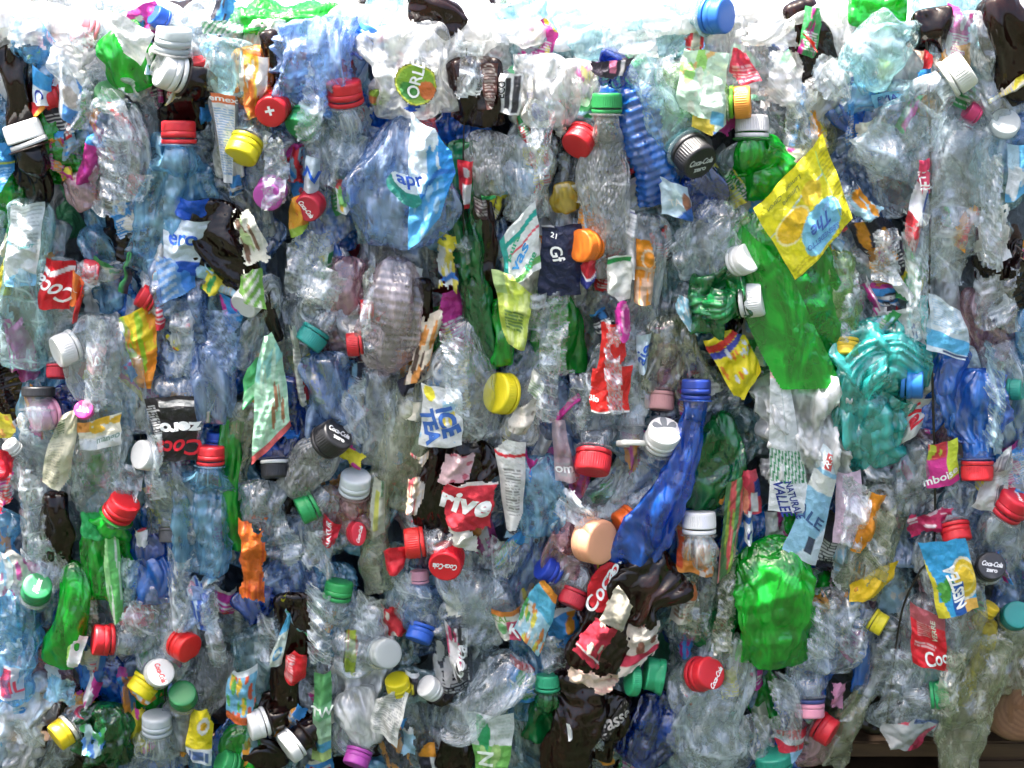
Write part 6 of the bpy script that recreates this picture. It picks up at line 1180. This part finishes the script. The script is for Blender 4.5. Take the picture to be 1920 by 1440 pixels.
# ground: short dark grass and soil
bm = bmesh.new(); bmesh.ops.create_grid(bm, x_segments=2, y_segments=2, size=60)
me = bpy.data.meshes.new('ground'); bm.to_mesh(me); bm.free()
m, nt = newmat('grassy soil')
tc = nd(nt, 'ShaderNodeTexCoord'); n = nd(nt, 'ShaderNodeTexNoise', Scale=9.0, Detail=9.0, Roughness=.7); lk(nt, tc.outputs['Object'], n.inputs['Vector'])
cr = nd(nt, 'ShaderNodeValToRGB'); e = cr.color_ramp.elements; e[0].position = .35; e[0].color = (.045, .050, .032, 1); e[1].position = .65; e[1].color = (.085, .105, .055, 1)
lk(nt, n.outputs['Fac'], cr.inputs[0]); b = nd(nt, 'ShaderNodeBsdfPrincipled', Roughness=.95); lk(nt, cr.outputs[0], b.inputs['Base Color'])
n5 = nd(nt, 'ShaderNodeTexNoise', Scale=180.0, Detail=4.0); lk(nt, tc.outputs['Object'], n5.inputs['Vector'])
bp = nd(nt, 'ShaderNodeBump', Strength=1.0, Distance=.02); lk(nt, n5.outputs['Fac'], bp.inputs['Height']); lk(nt, bp.outputs[0], b.inputs['Normal'])
o = nd(nt, 'ShaderNodeOutputMaterial'); lk(nt, b.outputs[0], o.inputs[0])
gd = link_mesh('ground', me, m); gd['kind'] = 'structure'
# grass blades close to the bale
g = np.random.default_rng(3); V = []; Fc = []
for k in range(9000):
    x = g.uniform(-.9, 1.0); y = g.uniform(-.55, -.04) if g.random() < .7 else g.uniform(-.04, .7)
    if -.66 < x < .66 and y > -.03: continue
    h = g.uniform(.02, .05); a = g.uniform(0, 6.28); d = np.array([math.cos(a), math.sin(a)]) * .0016; ln = g.normal(0, .012, 2)
    i = len(V); V += [(x - d[0], y - d[1], -.001), (x + d[0], y + d[1], -.001), (x + ln[0] * .5 + d[0] * .7, y + ln[1] * .5 + d[1] * .7, h * .6), (x + ln[0] * .5 - d[0] * .7, y + ln[1] * .5 - d[1] * .7, h * .6), (x + ln[0] * 1.4, y + ln[1] * 1.4, h)]
    Fc += [(i, i + 1, i + 2, i + 3), (i + 3, i + 2, i + 4)]
me = bpy.data.meshes.new('grass'); me.from_pydata(V, [], Fc)
m, nt = newmat('grass blades'); b = nd(nt, 'ShaderNodeBsdfPrincipled', Roughness=.6); b.inputs['Base Color'].default_value = (.05, .11, .025, 1)
o = nd(nt, 'ShaderNodeOutputMaterial'); lk(nt, b.outputs[0], o.inputs[0])
gr = link_mesh('grass', me, m); finish(gr, 'short dark green grass around the pallet', 'grass', None, 'stuff')

# ---------------------------------------------------------------- past 300 bottles: the least seen ones become one mass
def gather_rest(limit=290):
    bpy.context.view_layer.update(); dg = bpy.context.evaluated_depsgraph_get(); hits = {}
    for py in range(6, 1440, 11):
        for px in range(6, 1920, 11):
            d = X_ * (px - 960) / FPX + U_ * (720 - py) / FPX + F_; d = nrm(d)
            ok, loc, n_, i_, ob, mt = S.ray_cast(dg, Vector(CAM), Vector(d))
            if ok:
                while ob.parent: ob = ob.parent
                hits[ob.name] = hits.get(ob.name, 0) + 1
    total = len([o for o in COL.objects if o.name.startswith('plastic_bottle') and o.parent is None])
    rank = sorted(FILL, key=lambda o: hits.get(o.name, 0))
    n_out = max(total - limit, len([o for o in rank if hits.get(o.name, 0) < 2]))
    bm = bmesh.new(); mats = []
    for root in rank[:n_out]:
        for ch in list(root.children):
            me = ch.data; mt = me.materials[0]
            if mt not in mats: mats.append(mt)
            k = len(bm.faces); me.transform(Matrix.Translation(root.location)); bm.from_mesh(me); bm.faces.ensure_lookup_table()
            for f in bm.faces[k:]: f.material_index = mats.index(mt)
            bpy.data.objects.remove(ch)
        bpy.data.objects.remove(root)
    me = bpy.data.meshes.new('crushed_plastic'); bm.to_mesh(me); bm.free()
    for mt in mats: me.materials.append(mt)
    ob = bpy.data.objects.new('crushed_plastic', me); COL.objects.link(ob)
    finish(ob, 'mass of clear crushed plastic filling the gaps between the bottles', 'plastic', None, 'stuff')
    print('GATHER', total, n_out, len(mats))
gather_rest()
# ---------------------------------------------------------------- light
sun_dir = np.array([-.30, .0, 1.0]); sun_dir /= np.linalg.norm(sun_dir)
w = bpy.data.worlds.new('World'); S.world = w; w.use_nodes = True; nt = w.node_tree; nt.nodes.clear()
sky = nt.nodes.new('ShaderNodeTexSky'); sky.sky_type = 'NISHITA'; sky.sun_disc = False
sky.sun_elevation = math.asin(sun_dir[2]); sky.sun_rotation = math.atan2(sun_dir[0], sun_dir[1]); sky.air_density = 1.0; sky.dust_density = 8.0; sky.ozone_density = 1.0
bg = nt.nodes.new('ShaderNodeBackground'); bg.inputs['Strength'].default_value = .12
nt.links.new(sky.outputs[0], bg.inputs['Color']); wo = nt.nodes.new('ShaderNodeOutputWorld'); nt.links.new(bg.outputs[0], wo.inputs[0])
sl = bpy.data.lights.new('sun', 'SUN'); sl.energy = 5.0; sl.angle = R(.6); sl.color = (1, .96, .90)
so = bpy.data.objects.new('sun', sl); COL.objects.link(so); so.rotation_euler = Vector(sun_dir).to_track_quat('Z', 'Y').to_euler()

S.view_settings.view_transform = 'Standard'; S.view_settings.look = 'None'; S.view_settings.gamma = 1; S.view_settings.use_curve_mapping = False
S.view_settings.exposure = 2.0
cy = S.cycles
cy.max_bounces = 8; cy.diffuse_bounces = 3; cy.glossy_bounces = 3; cy.transmission_bounces = 4; cy.transparent_max_bounces = 18
cy.caustics_reflective = False; cy.caustics_refractive = False; cy.sample_clamp_indirect = 6; cy.sample_clamp_direct = 12
cy.use_denoising = True; cy.use_adaptive_sampling = True; cy.adaptive_threshold = .035; cy.adaptive_min_samples = 16
try: cy.denoiser = 'OPENIMAGEDENOISE'; cy.denoising_prefilter = 'ACCURATE'
except Exception: pass
